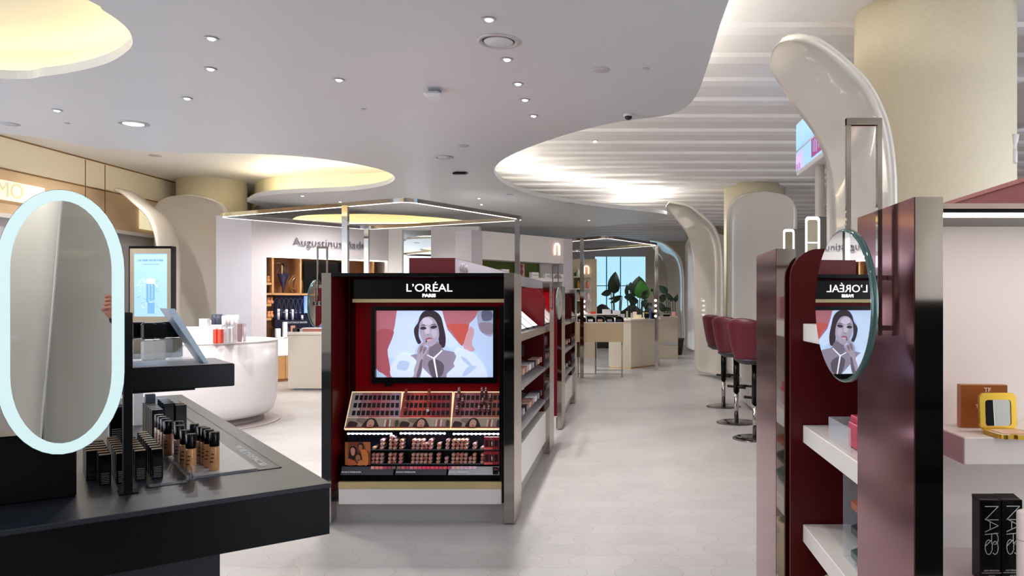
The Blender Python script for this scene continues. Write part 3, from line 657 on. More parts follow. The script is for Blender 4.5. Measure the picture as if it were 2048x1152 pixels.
# led dots
for s0, s1, py in ((697, 782, 867.5), (802, 889, 867), (908, 996, 868)):
    m = MB()
    for k in range(11):
        p = P(s0+(s1-s0)*k/10, py, 4.80); m.lathe([(.003, -.006), (.0068, -.003), (.0068, .003), (.003, .006)], LEDW, tuple(p), 10)
    m.box(P(s0-2, 0, 4.81).x, P(s1+2, 0, 4.81).x, 4.803, 4.812, P(0, py+1.2, 4.8).z, P(0, py-1.2, 4.8).z, mat('led_tape', '#b9c4ff', .4, emit=1.0, ecol='#a9b8ff'))
    obj('led_strip', m, t)
for k, xx in enumerate((-1.62, -1.28, -.95)):
    l = bpy.data.lights.new('rack_lamp', 'AREA'); l.energy = .28; l.size = .28; l.size_y = .01; l.shape = 'RECTANGLE'; l.color = (.85, .9, 1)
    o = bpy.data.objects.new('rack_lamp', l); COL.objects.link(o); o.location = (xx, 4.815, P(0, 869, 4.8).z-.004); o.rotation_euler = (radians(-25), 0, 0)
# women portrait card on the left
layw = [('#7c3a22', [(690, 884), (741, 884), (741, 930), (690, 930)], 0), ('#a0602e', [(690, 884), (696, 884), (696, 930), (690, 930)], 0), ('#b06a3c', [(726, 884), (741, 884), (741, 905), (732, 900)], 0),
        ('#1d0e10', [(699, 900), (702, 893), (709, 893), (714, 899), (713, 912), (705, 922), (697, 918)], 1), ('#c98a72', [(701, 900), (705, 895), (710, 899), (709, 909), (704, 911)], 1),
        ('#241214', [(715, 892), (719, 886), (725, 887), (727, 896), (722, 900)], 1), ('#a8684a', [(717, 892), (721, 889), (725, 893), (723, 901), (719, 901)], 1),
        ('#d07a3c', [(722, 901), (730, 899), (736, 908), (736, 928), (728, 930), (724, 915)], 1), ('#b35a34', [(696, 918), (706, 920), (714, 926), (712, 930), (694, 930)], 1),
        ('#2a1214', [(709, 912), (713, 906), (720, 907), (724, 914), (722, 924), (714, 928)], 1), ('#a5654a', [(711, 914), (716, 909), (721, 914), (719, 923), (714, 924)], 1),
        ('#c9793f', [(722, 920), (730, 922), (728, 930), (714, 930)], 1), ('#7e1d22', [(714, 920), (717, 919), (719, 920), (717, 922)], 1)]
tp = thing('portrait_card', 'small orange-toned portrait card of three women at the left end of the lipstick rack', 'picture card', tuple(P(715, 930, 4.79)))
obj('card', MB().box(P(689.5, 0, 4.79).x, P(741.5, 0, 4.79).x, 4.79, 4.797, P(0, 930.5, 4.79).z, P(0, 883.5, 4.79).z, BLACK), tp)
picture(tp, 'portrait_print', layw, lambda a, b: (a, b), D, lambda px, py, d: tuple(P(px, py, 4.789-d)), step=.0003)
# small red palettes at the right end
for i, (y0, y1, l) in enumerate(((874, 899, 'upper'), (903, 929, 'lower'))):
    tp = thing('mini_tester_palette', '%s small red tester palette with black slots at the right end of the lipstick rack' % l, 'tester palette', tuple(P(985, y1, 4.79)))
    m = MB().box(P(968, 0, 4.79).x, P(1002, 0, 4.79).x, 4.79, 4.80, P(0, y1, 4.79).z, P(0, y0, 4.79).z, D('#9c2430')).box(P(968, 0, 4.79).x, P(985, 0, 4.79).x, 4.788, 4.79, P(0, y1, 4.79).z, P(0, y1-4, 4.79).z, D('#e0605e'))
    obj('plate', m, tp)
    m = MB()
    for k in range(3): m.box(P(970+k*9.5, 0, 4.78).x, P(976+k*9.5, 0, 4.78).x, 4.786, 4.79, P(0, y1-6, 4.79).z, P(0, y0+6, 4.79).z, BLK)
    obj('slots', m, tp)
    tag(obj_at('makeup_pencil', MB().tube([tuple(P(984, y0+9, 4.78)-Vector(P(984, y1-7, 4.775))), (0, 0, 0)], .004, SILV).tube([(.02, 0, .01), (-.01, 0, .05)], .004, RD), tuple(P(984, y1-7, 4.775))), 'silver and dark pencils tucked in the %s red mini palette' % l, 'makeup pencils')
# lipstick ends
up = [(747.7, 1), (763, 3), (780.7, 4), (789, 3), (801.5, 3), (826.3, 3), (835, 3), (844, 3), (851, 2), (860, 3), (877, 2), (894, 3), (906, 3), (914.6, 3), (923, 3), (931, 3), (948, 2), (964, 1)]
lo = [(745.5, 3), (753.8, 3), (762.5, 3), (779, 3), (787.6, 3), (800, 3), (825.4, 3), (834, 3), (842.3, 3), (850.4, 3), (859.5, 3), (875.6, 3), (892, 2), (905.5, 3), (913.8, 3), (922, 3), (930.3, 3), (939.8, 2), (947.6, 3), (964, 3)]
tone = ['#b98a80', '#c08878', '#a86a5c', '#b57f8c', '#a03a38', '#c4705a', '#b9806a', '#c86470', '#a8788c', '#c49078']
rims = [mat('lip_rim_gold', '#d8b08c', .25, .6), mat('lip_rim_rose', '#d0a0a0', .25, .5)]
n = 0
for rn, arr, y0 in (('upper', up, 896.5), ('lower', lo, 924.5)):
    for ci, (px, k_) in enumerate(arr):
        for k in range(k_):
            p = P(px+k*.5, y0-k*7.4, 4.80); c = tone[(ci*3+k*5+(0 if rn == 'upper' else 2)) % 10]
            q = MB().lathe([(.0095, 0), (.0115, .002), (.0115, .08)], rims[(ci+k) % 2], (0, .0, 0), 12, 'y')
            q.v = [(a, -b, c_) for a, b, c_ in q.v]; q.f = [f[::-1] for f in q.f]
            q2 = MB().lathe([(.0075, 0), (.0075, .004)], D(c), (0, 0, 0), 12, 'y'); q.add([(a, b+.0005-.001, c_) for a, b, c_ in q2.v], q2.f, D(c))
            o = obj_at('lipstick', q, tuple(p))
            tag(o, 'lipstick in the %s tier of the lit rack, %s stack from left, %s from bottom' % (rn, ORD[ci], ORD[k]), 'lipstick', 'lipsticks lying in the lit rack'); n += 1
# silver tube lying on top and black clips
tag(obj_at('fallen_lipstick', MB().tube([(0, 0, 0), (.035, .02, -.01)], .009, SILV, 10), tuple(P(781, 872.5, 4.81))), 'silver lipstick lying across the top of a stack in the rack', 'lipstick')
tag(obj_at('display_clip', MB().box(-.02, .015, -.006, 0, -.045, 0, BLACK).box(-.016, .010, -.008, -.006, -.02, -.008, D('#6a2a28')).box(.018, .028, -.005, 0, -.03, 0, BLACK), tuple(P(992, 934, 4.775))), 'black plastic clip hanging over the bright label strip at the right', 'clip')
# --- round swivel mirrors with arms
def swivel(label, X, Yc, zc, r, arm_dx, rz, xs, top=1.77):
    t = thing('swivel_mirror', label, 'mirror', (X, Yc, zc))
    m = MB(); m.lathe([(r-.004, -.006), (r, -.004), (r, .004), (r-.004, .006)], mat('mirror_rim_glass', '#4d6a66', .08, .3), (0, 0, 0), 64, 'x')
    m.lathe([(r-.006, 0), (r-.006, .0012)], MIRROR, (.006, 0, 0), 64, 'x'); m.lathe([(r-.006, 0), (r-.006, .0012)], MIRROR, (-.0072, 0, 0), 64, 'x')
    g = obj('mirror_disc', m, t, False); g.rotation_euler = (0, 0, rz)
    m = MB(); a = arm_dx; s = .0045; hz = top-zc
    m.box(-s+a*.12, s+a*.12, -s, s, .02, hz, CHROME).box(min(a*.12, a)-s, max(a*.12, a)+s, -.006, .006, hz-.014, hz, CHROME).box(a-s, a+s, -.006, .006, -.06, hz-.014, CHROME)
    m.box(min(0, xs)-s, max(0, xs)+s, -s, s, -.055, -.046, CHROME) if False else m.box(min(a-s, xs), max(a+s, xs), -.004, .004, .05, .06, CHROME).box(min(a-s, xs), max(a+s, xs), -.004, .004, -.05, -.04, CHROME)
    obj('hanging_arm', m, t, False)
    obj('pivot', MB().cyl(.014, 0.006, .03 if a > 0 else .012, CHROME, (0, 0, 0), 16, 'x'), t, False)
    return t
swivel('round tilting mirror hung by a chrome frame on the near right gondola post', .438, 1.5, 1.396, .153, .070, radians(5), .085)
swivel('round tilting mirror seen edge-on at the left corner of the signed gondola', -2.0, 4.86, 1.40, .153, .07, radians(3), .081)
swivel('round tilting mirror on the aisle post between the two left gondolas', -.625, 7.1, 1.40, .153, -.06, radians(-4), -.075)
# --- right gondola
t = thing('cosmetics_gondola', 'tall burgundy gondola at the right edge of the aisle with polished plum end posts', 'display stand', (.9, 1.36, 0))
m = MB().box(.524, .576, 1.36, 1.69, .0, GT, PINKST).box(.5255, .576, 1.358, 1.36, .0, GT, CHROME); obj('end_post', m, t)
m = MB().box(.531, .60, 2.64, 3.03, .0, GT, PINKST).box(.5325, .60, 2.637, 2.64, .0, GT, CHROME); obj('end_post', m, t)
obj('spine_panel', MB().box(1.0, 1.16, 1.66, 3.0, .0, GT-.02, DRED), t)
m = MB(); rounded_panel(m, .571, 1.0, 2.585, .02, .0, GT-.004, .10, -1, mat('right_divider_red', '#500509', .3, spec=.3)); obj('divider_panel', m, t)
for z in (1.331, .982, .641, .30):
    obj('shelf', MB().box(.612, 1.0, 1.69, 2.58, z-.06, z, SHELFW, .002), t)
obj('front_back_panel', MB().box(.576, 1.8, 1.66, 1.68, 0, GT-.02, SHELFW), t)
obj('top_cap', MB().box(.576, 1.8, 1.40, 1.69, GT-.016, GT-.006, STEEL).box(.576, 1.8, 1.405, 1.69, GT-.023, GT-.016, BLACK), t)
zs = P(0, 875, 1.45).z
obj('shelf_light', MB().box(.60, 1.8, 1.43, 1.445, GT-.027, GT-.023, mat('shelf_led', '#ffffff', emit=16, ecol='#fff6ea')), t)
obj('front_shelf', MB().box(.655, 1.8, 1.45, 1.66, P(0, 930, 1.45).z, zs, SHELFW, .002), t)
zl = .86
obj('front_shelf', MB().box(.576, 1.8, 1.40, 1.66, zl-.08, zl, SHELFW), t)
t = thing('header_box', 'maroon top box running along the right gondola, seen at the right edge', 'header box', (1.15, 1.3, GT))
obj('box', MB().box(1.0, 1.3, 1.69, 3.0, GT, 1.715, MAROON).box(.995, 1.0, 1.69, 3.0, 1.704, 1.715, mat('maroon_edge', '#a86a64', .3)), t)
# ---------------------------------------------------------------- things on the right gondola
COPPER = mat('copper_card', '#b8713f', .28, .5); BRASS = mat('brass_gold', '#c9a13c', .22, .9)
z0 = zs
t = thing('perfume_carton', 'copper-orange carton with small letters TF on the white shelf, behind the gold compact', 'carton', tuple(P(1964, 852, 1.57))[:2]+(z0,), radians(-4))
obj('box', MB().box(-.047, .047, -.012, .012, 0, .090, COPPER, .001), t, False)
WI = mat('pale_ink', '#efdcc8', .5)
text('TF', .013, WI, t, fronto(.006, -.0126, .079), bold=.0002, ext=.0002); text('TOM FORD', .011, WI, t, fronto(.010, -.0126, .045), bold=.0002, ext=.0002); text('EAU DE PARFUM', .0035, WI, t, fronto(.010, -.0126, .012), ext=.0002)
t = thing('compact_mirror', 'open square gold compact with mirror and powder on the white shelf', 'compact', tuple(P(1998, 863, 1.50))[:2]+(z0,), radians(4))
def rr(x0, x1, z0_, z1, r, y):
    pts = []
    for cx, cz, a0 in ((x1-r, z1-r, 0), (x0+r, z1-r, 90), (x0+r, z0_+r, 180), (x1-r, z0_+r, 270)):
        for k in range(6): a = radians(a0+18*k); pts.append((cx+r*cos(a), y, cz+r*sin(a)))
    return pts
m = MB(); o_ = rr(-.038, .038, .006, .080, .012, 0); i_ = rr(-.027, .027, .014, .066, .006, 0)
for y_, s in ((0, 1), (.007, -1)):
    n_ = len(o_); a_ = [(x, y_, z) for x, _, z in o_]; b_ = [(x, y_, z) for x, _, z in i_]
    m.add(a_+b_, [((k+1) % n_, k, n_+k, n_+(k+1) % n_)[::s] for k in range(n_)], BRASS)
m.add([(x, 0, z) for x, _, z in o_]+[(x, .007, z) for x, _, z in o_], [(k, (k+1) % 24, 24+(k+1) % 24, 24+k) for k in range(24)], BRASS)
m.add([(x, 0, z) for x, _, z in i_]+[(x, .007, z) for x, _, z in i_], [(k, 24+k, 24+(k+1) % 24, (k+1) % 24) for k in range(24)], BRASS)
lid = obj('lid', m, t, False); lid.rotation_euler = (radians(-3), 0, 0)
mi = obj('mirror', MB().prism([(x, .002, z) for x, _, z in i_], (0, .003, 0), MIRROR), t, False); mi.rotation_euler = (radians(-3), 0, 0)
obj('base', MB().prism([(x, -(z-.006), .001) for x, _, z in o_], (0, 0, .008), BRASS).prism([(x, -(z-.004), .009) for x, _, z in i_], (0, 0, .0006), D('#d8a888')), t, False)
obj('clasp', MB().box(-.01, .01, -.080, -.074, .001, .009, BRASS), t, False)
def strokes(m, segs, w, mt, ox, oz, y, th=.0004):
    for a, b in segs:
        a = Vector((a[0]+ox, y, a[1]+oz)); b = Vector((b[0]+ox, y, b[1]+oz)); d = (b-a)
        nn = Vector((-d.z, 0, d.x)).normalized()*w/2; e = d.normalized()*w*.3
        m.prism([tuple(a-e-nn), tuple(b+e-nn), tuple(b+e+nn), tuple(a-e+nn)], (0, th, 0), mt)
def arc(cx, cz, rx, rz_, a0, a1, n=10):
    p = [(cx+rx*cos(radians(a0+(a1-a0)*k/n)), cz+rz_*sin(radians(a0+(a1-a0)*k/n))) for k in range(n+1)]
    return list(zip(p[:-1], p[1:]))
SIL = mat('silver_ink', '#d9d6d2', .35, .3)
def nars_box(x, Y0, w, h, label):
    t = thing('cosmetics_carton', label, 'carton', (x, Y0, zl), radians(0), 'tall black cartons on the lower shelf')
    obj('box', MB().box(0, w, 0, .035, 0, h, BLACK, .0012).prism([(0, 0, h-.002), (0, .035, h-.002), (0, .035, h+.004)], (w, 0, 0), BLACK), t, False)
    m = MB(); W = w*.62; ox = w*.24; top = h-.012; y = -.0006; lh = .026
    # sideways letters stacked down the box: N, A, R, S with thin overlapping strokes
    N_s = [((0, 0), (W, 0)), ((W, 0), (0, -lh)), ((0, -lh), (W, -lh))]
    A_s = [((0, -lh*.95), (W, -lh*1.45)), ((W, -lh*1.45), (0, -lh*1.9)), ((W*.38, -lh*1.13), (W*.38, -lh*1.73))]
    R_s = [((0, -lh*2.1), (W, -lh*2.0))]+arc(W*.74, -lh*2.42, W*.26, lh*.42, 100, -100)+[((W*.5, -lh*2.8), (W*.5, -lh*2.1)), ((W*.5, -lh*2.5), (0, -lh*3.0))]
    S_s = arc(W*.27, -lh*3.05, W*.27, lh*.55, 60, 330)+arc(W*.76, -lh*3.1, W*.24, lh*.5, 200, -130)
    strokes(m, N_s+A_s+R_s+S_s, .0013, SIL, ox, top, y)
    obj('lettering', m, t, False)
    text('LIGHT REFLECTING', .0038, SIL, t, fronto(w*.55, -.0006, .020), ext=.0001, sx=.9); text('ADVANCED SKINCARE FOUNDATION', .0028, SIL, t, fronto(w*.55, -.0006, .0155), ext=.0001, sx=.8); text('NET WT', .0034, SIL, t, fronto(w*.55, -.0006, .0095), ext=.0001); text('1 FL OZ 30 ML', .0034, SIL, t, fronto(w*.55, -.0006, .005), ext=.0001)
x0 = P(1960, 0, 1.46).x
nars_box(x0, 1.46, .041, .157, 'tall black carton with thin silver letters, left of the pair on the lower shelf')
nars_box(x0+.043, 1.462, .041, .157, 'tall black carton with thin silver letters, right of the pair behind the white tube')
t = thing('cream_tube', 'white upright tube at the bottom right corner in front of the black cartons', 'tube', (P(2052, 0, 1.42).x, 1.42, zl))
obj('body', MB().lathe([(.016, .0), (.0165, .01), (.0165, .145), (.012, .148)], SHELFW, (0, 0, 0), 24), t, False); obj('seam_ring', MB().lathe([(.0168, .093), (.0168, .0945)], mat('seam_grey', '#b8aaa6', .4), (0, 0, 0), 24), t, False)
# side bay products
PINK = mat('hot_pink_card', '#d4556c', .4)
sx = .70
t = thing('gift_box_stack', 'bright pink boxes in a clear holder on a white shelf of the right gondola', 'boxes', (.70, 2.20, .982))
obj('pink_box', MB().box(.655, .76, 2.12, 2.20, .985, 1.055, PINK, .002), t); obj('pink_box', MB().box(.66, .75, 2.125, 2.195, 1.056, 1.075, mat('deep_pink', '#c23a52', .4), .002), t)
obj('acrylic_holder', MB().box(.63, .633, 2.10, 2.32, .983, 1.05, ACRYL).box(.63, .78, 2.318, 2.322, .983, 1.05, ACRYL), t)
t = thing('acrylic_riser', 'tall clear acrylic stand of orange, black and teal palettes between the two lower shelves', 'display riser', (.72, 2.1, .641))
obj('frame', MB().box(.655, .658, 1.95, 1.953, .642, .90, ACRYL).box(.655, .80, 2.25, 2.253, .642, .90, ACRYL).box(.655, .80, 1.95, 2.25, .6415, .644, ACRYL), t)
for k, (c, nm) in enumerate((('#2b4d4a', 'teal'), ('#17181c', 'black'), ('#a8522c', 'orange'))):
    z = .66+k*.072
    p = thing('eyeshadow_palette', '%s palette resting tilted in the clear stand on the right gondola' % nm, 'palette', (.70, 2.1, z))
    obj('case', MB().prism([(.66, 2.0, z), (.80, 2.0, z+.05), (.80, 2.0, z+.07), (.66, 2.0, z+.02)], (0, .19, 0), mat('pal_'+nm, c, .3)), p)
    obj('window', MB().prism([(.675, 2.02, z+.0265), (.79, 2.02, z+.0675), (.79, 2.02, z+.069), (.675, 2.02, z+.028)], (0, .15, 0), mat('pal_win_'+nm, c, .15, coat=.5)), p)
for k in range(3):
    z = 1.06+k*.075
    carton('palette_carton', 'small %s box on the white shelves deep in the right gondola' % ('pink', 'grey', 'rose')[k], 'makeup box', .72+.06*k, 1.86+.1*k, 1.331 if k < 2 else .982, .05, .08, .10-.02*k, TUB[(1, 0, 4)[k]], 'boxes deep in the right gondola')
t = thing('waste_bag', 'beige sack in the bottom compartment of the right gondola', 'bag', (.70, 2.3, .30))
m = MB(); m.lathe([(.07, 0), (.10, .03), (.105, .12), (.09, .2), (.10, .24), (.085, .24), (.08, .19)], mat('sack_cloth', '#c9bb9f', .8), (0, 0, 0), 20); obj('sack', m, t, False)
# ---------------------------------------------------------------- black brand counter at left
A = Vector((-.818, 2.09, 0)); TH = radians(38.5); e1 = Vector((cos(TH), sin(TH), 0)); e2 = Vector((-sin(TH), cos(TH), 0))
CT = .9
t = thing('brand_counter', 'black makeup counter in the left foreground with a thick dark top', 'counter', (A.x, A.y, 0), TH)     # local x = e1, local y = e2
K = t
obj('top_board', MB().box(-1.9, 0, 0, 2.6, CT-.014, CT, BLACKM, .002), t, False)
obj('apron', MB().box(-1.9, -.004, .004, 2.596, CT-.142, CT-.014, BLACK), t, False)
ul = (A.x - (-.57))  # base set back from the corner
obj('base', MB().box(-1.9, -.26, .10, 2.3, 0, CT-.142, BLACKM), t, False)
def loc(px, py, z=CT):      # picture point on the counter top -> counter coordinates
    p = onz(px, py, z)-A; return (p.dot(e1), p.dot(e2))
g0 = loc(519, 942); g1 = loc(563, 935); gx1 = g1[0]-.004; gx0 = g1[0]-.062
obj('inlay_strip', MB().box(gx0, gx1, g1[1], 2.3, CT, CT+.0012, mat('inlay_dark', '#26272a', .3)).box(gx1, gx1+.004, g1[1]-.004, 2.3, CT, CT+.002, BLACK).box(gx0-.004, gx0, g1[1]-.004, 2.3, CT, CT+.002, BLACK).box(gx0-.004, gx1+.004, g1[1]-.004, g1[1], CT, CT+.002, BLACK), t, False)
Mt = Matrix.Translation(((gx0+gx1)/2, g1[1]+.26, CT+.0016)) @ Matrix.Rotation(pi/2, 4, 'Z')
text('FOR COMPLEXION DE TEINT REAL', .030, mat('ink_white', '#cfd6d8', .4), t, Mt, 'inlay_lettering', ext=.0003, sx=.92, sp=.95)
a_ = loc(335, 972); b_ = loc(372, 961)
obj('price_window', MB().box(loc(292, 972)[0], loc(376, 962)[0], loc(300, 976)[1], loc(300, 976)[1]+.035, CT, CT+.0015, BLACK).box(loc(292, 972)[0]+.006, loc(376, 962)[0]-.006, loc(300, 976)[1]+.005, loc(300, 976)[1]+.030, CT+.0015, CT+.003, ACRYL), t, False)
# local -> world for things standing on the counter
def cw(u, v): p = A+e1*u+e2*v; return (p.x, p.y)
# clear tray
u1, v1 = loc(517, 941); u0, v0 = loc(388, 957)
vv = min(v0, v1)
t = thing('acrylic_tray', 'long clear acrylic tray under the foundation bottles on the black counter', 'tray', (A.x, A.y, CT), TH)
obj('tray_base', MB().box(u0, u1, vv, 1.15, .0, .006, ACRYL).box(u0+.004, u1-.004, vv+.004, 1.14, .006, .007, mat('tray_frost', '#a8a6ab', .25)), t, False)
obj('divider', MB().box(u0-.006, u0, vv-.01, .62, .0, .035, ACRYL).box(u0-.012, u0-.008, vv-.01, .62, .0, .022, ACRYL).box(u0-.022, u0-.014, vv-.01, .62, .0, .012, ACRYL), t, False)
AMB = [mat('foundation_'+c, c, .18, coat=.6) for c in ('#c9935f', '#b98456', '#a0704d', '#b08a78', '#8f5f44')]
SHINE = mat('gloss_black_cap', '#050506', .12, spec=.35)
def bottle(px, py, label, tone_, h=.113, r=.0135):
    p = onz(px, py-3, CT+.007)
    t = thing('foundation_bottle', label, 'bottle', (p.x, p.y, CT+.007), 0, 'foundation testers in the clear tray')
    obj('glass_body', MB().lathe([(r*.9, 0), (r, .003), (r, h*.60), (r*.92, h*.63)], AMB[tone_], (0, 0, 0), 20), t, False)
    obj('cap', MB().lathe([(r*1.0, h*.63), (r*1.02, h*.64), (r*1.02, h*.985), (r*.95, h)], SHINE, (0, 0, 0), 20), t, False)
    m = MB()
    q = radians(-100)
    for k in range(3): m.box(-.006+.002*k, .004+.001*k, -r*1.005-.0002, -r*.98, h*(.22+.1*k), h*(.25+.1*k), mat('brown_ink', '#3a2016', .5))
    obj('label_print', m, t, False)
tst = [(382, 948, 'front one of the left row', 0), (370, 938, 'second of the left row', 1), (358, 926, 'third of the left row', 3), (357, 915, 'fourth of the left row', 3),
       (429, 943, 'front one of the right row', 0), (418, 937, 'second of the right row', 0), (411, 932, 'third of the right row', 1), (403, 929, 'fourth of the right row', 2), (388, 922, 'last of the right row', 2),
       (336, 914, 'front of the rear left group', 2), (330, 908, 'second of the rear left group', 4), (324, 903, 'third of the rear left group', 2), (318, 898, 'last of the rear left group', 4)]
for px, py, l, tn in tst: bottle(px, py, 'foundation bottle with black cap on the counter, '+l, tn)
# cartons in columns
PR = mat('grey_small_print', '#6e6e74', .6)
proto = {}
def black_carton(u, v, h, w, label, group, z=CT+.0):
    x, y = cw(u, v)
    key = (h, w)
    if key in proto:
        return dup(proto[key], (x, y, z), TH, label)
    t = thing('makeup_carton', label, 'carton', (x, y, z), TH, group)
    obj('box', MB().box(-w/2, w/2, -w/2, w/2, 0, h, SHINE, .0012), t, False)
    m = MB()
    for k in range(7): m.box(-w*.34, w*.34, -w/2-.0004, -w/2, h*(.06+.055*k), h*(.08+.055*k), PR)
    obj('small_print', m, t, False); proto[key] = t
    return t
colsC = [(316, 958, 'rightmost', 9), (282, 962, 'second from the right', 7), (245, 968, 'third from the right', 8), (211, 972, 'fourth from the right', 7), (184, 962, 'leftmost', 4)]
for px, py, l, n_ in colsC:
    u, v = loc(px, py)
    for k in range(n_):
        black_carton(u, v+.02+k*.044, .084, .027, 'small black makeup carton, %s column on the counter, %s from the front' % (l, ORD[k]), 'small black cartons in columns')
for px, py, l, n_ in ((314, 884, 'row behind the left testers', 6), (338, 872, 'middle tall row', 4), (361, 872, 'right tall row', 2)):
    u, v = loc(px, py)
    for k in range(n_): black_carton(u, v+k*.05, .118 if n_ != 4 else .125, .036, 'tall glossy black carton on the counter, %s, %s from the front' % (l, ORD[k]), 'tall black cartons')
for px, py, l in ((246, 880, 'nearer the mirror'), (232, 886, 'half hidden by the mirror ring')):
    u, v = loc(px, py); black_carton(u, v, .13, .04, 'dark carton with grey print behind the round-ended mirror, '+l, 'tall black cartons')
for k, (px, py, h_, mt, l) in enumerate(((300, 858, .14, mat('slate_card', '#3b4150', .3), 'slate grey carton at the back of the counter under the upper shelf'), (228, 872, .12, TUB[3], 'silver white tube carton behind the oval mirror'), (276, 850, .16, TUB[3], 'white carton just right of the mirror post'))):
    u, v = loc(px, py); x, y = cw(u, v); carton('makeup_carton', l, 'carton', x, y, CT, .034, .034, h_, mt, 'assorted cartons at the back of the counter', TH)
# oval mirror on its post
bp = onz(265, 985, CT)
t = thing('vanity_mirror', 'tall round-ended mirror with a glowing white rim on a black post, left foreground', 'mirror', (bp.x, bp.y, CT), TH)
obj('post', MB().box(-.022, 0, -.008, .012, 0, P(0, 625, bp.y).z-CT, BLACK, .002), t, False)
obj('foot_plate', MB().box(-.032, .012, -.02, .03, 0, .004, BLACK), t, False)
# head, own angle
mc = P(125, 644, 1.80); HW, HH, AR = .1245, .318, .194
def stad(s, y, n=20):
    hw, hh, ar = HW-s, HH-s, AR-s; pts = []
    for k in range(n+1): a = pi*k/n; pts.append((hw*cos(a), y, hh-ar+ar*sin(a)))
    for k in range(n+1): a = pi+pi*k/n; pts.append((hw*cos(a), y, -(hh-ar)+ar*sin(a)))
    return pts
MR = MB(); RIM = mat('mirror_light_rim', '#8fa5a8', .4, emit=.50, ecol='#d3ecec')
def ringf(m, a, b, mt, flip=False):
    n = len(a); m.add(a+b, [((k+1) % n, k, n+k, n+(k+1) % n)[::(-1 if flip else 1)] for k in range(n)], mt, False)
AN = radians(34)
rimw = .027
m = MB(); ringf(m, stad(0.0, 0), stad(.0, .016), mat('rim_side', '#8f98b0', .3, .4), True); m.poly(stad(0, .016)[::-1], BLACK)
hd = obj('housing', m, t, False)
m = MB(); ringf(m, stad(.0008, -.0006), stad(rimw, -.0006), RIM)
rim = obj('light_rim', m, t, False)
m = MB().poly(stad(rimw, 0)[::-1], MIRROR); gl = obj('glass', m, t, False)
for o in (hd, rim, gl):
    o.matrix_local = Matrix.Rotation(-TH, 4, 'Z') @ Matrix.Translation(mc-Vector((bp.x, bp.y, CT))) @ Matrix.Rotation(AN, 4, 'Z')
obj('mount_arm', MB().tube([(-.011, .012, mc.z-CT), (-.06, .03, mc.z-CT), (-.12, .04, mc.z-CT)], .008, BLACK), t, False)
# riser box under the mirror
u, v = loc(120, 1000)
t = thing('riser_block', 'black riser block on the counter below the oval mirror', 'riser', (*cw(u-.05, v+.02), CT), TH)
obj('block', MB().box(-.22, .085, 0, .12, 0, .17, BLACK, .003), t, False)
# upper shelf
us = (bp-A).dot(e1); vs_ = (bp-A).dot(e2)
t = thing('upper_display_shelf', 'thick black shelf standing over the counter, right of the oval mirror', 'shelf', (bp.x, bp.y, CT), TH)
ZS = 1.228
obj('board', MB().box(-.62, .247, .014, .30, ZS-.064-CT, ZS-CT, BLACK, .002).box(-.62, .15, .03, .28, ZS-.07-CT, ZS-.064-CT, BLACK), t, False)
obj('surface', MB().box(-.6, .240, .02, .294, ZS-CT, ZS+.001-CT, mat('shelf_top_grey', '#8b8a90', .3)), t, False)
obj('screw', MB().lathe([(.004, -.001), (.004, .0)], DISC, (.23, .0145, ZS-.03-CT), 10, 'y'), t, False)
obj('upright', MB().box(-.60, -.57, .14, .17, 0, ZS-.07-CT, BLACK), t, False)
FROST = mat('frosted_glass', '#cfc9c3', .25, coat=.5)
FR2 = mat('frosted_glass_warm', '#c4b4a2', .25, coat=.5)
for k, (px, Y_, l, mt) in enumerate(((297, 2.10, 'front left of the five', FROST), (317, 2.13, 'front right of the five', FROST), (276, 2.17, 'left end, beside the post', FR2), (333, 2.22, 'back middle', FROST), (351, 2.24, 'right end, behind the slanted sign', FR2))):
    p = P(px, 0, Y_)
    t = thing('serum_bottle', 'square frosted bottle with black cap on the upper shelf, '+l, 'bottle', (p.x, p.y, ZS+.012), TH, 'frosted bottles on the upper black shelf')
    obj('glass_body', MB().box(-.017, .017, -.017, .017, 0, .058, mt, .004), t, False); obj('cap', MB().box(-.018, .018, -.018, .018, .060, .106, SHINE, .005), t, False)
t = thing('acrylic_sign_holder', 'clear acrylic bottle holder with a tall leaning panel on the upper shelf', 'display holder', (*P(330, 0, 2.14).xy, ZS), TH)
obj('tray', MB().box(-.12, .075, -.065, .10, .001, .011, ACRYL).box(-.12, .035, -.066, -.062, .011, .035, ACRYL), t, False)
ICE = mat('frosted_acrylic_edge', '#c2d6e8', .2, trans=.15)
obj('leaning_panel', MB().prism([(.088, -.06, .002), (.100, -.06, .002), (.016, -.06, .158), (-.004, -.06, .158)], (0, .012, 0), ICE).prism([(.088, -.048, .002), (.092, -.048, .002), (.0, -.048, .158), (-.004, -.048, .158)], (0, .13, 0), ICE), t, False)
obj('support_block', MB().prism([(.0, -.055, .011), (.075, -.055, .011), (.045, -.055, .06)], (0, .02, 0), ACRYL), t, False)
# ---------------------------------------------------------------- round white counter
WC = mat('counter_white', '#dcd7d8', .3, coat=.3)
t = thing('round_counter', 'white drum-shaped counter with small bottles on it, left behind the black counter', 'counter', (-5.12, 8.8, 0))
obj('drum', MB().lathe([(.86, .10), (.90, .14), (.935, .25), (.95, .45), (.95, .955)], WC, (0, 0, 0), 72), t, False)
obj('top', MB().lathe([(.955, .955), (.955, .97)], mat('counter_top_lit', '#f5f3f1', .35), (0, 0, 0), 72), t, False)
obj('foot_and_shadow', MB().lathe([(.80, .0), (.80, .10)], mat('foot_grey', '#8c8587', .4), (0, 0, 0), 60).lathe([(.98, 0), (.98, .012), (.97, .015)], mat('foot_shadow_disc', '#a79c9a', .35), (0, 0, 0), 60), t, False)  # wide floor disc is darkened to paint the shadow ring around the foot
TZ = .97
def oncounter(px, Y_): p = P(px, 0, Y_); return p.x, p.y
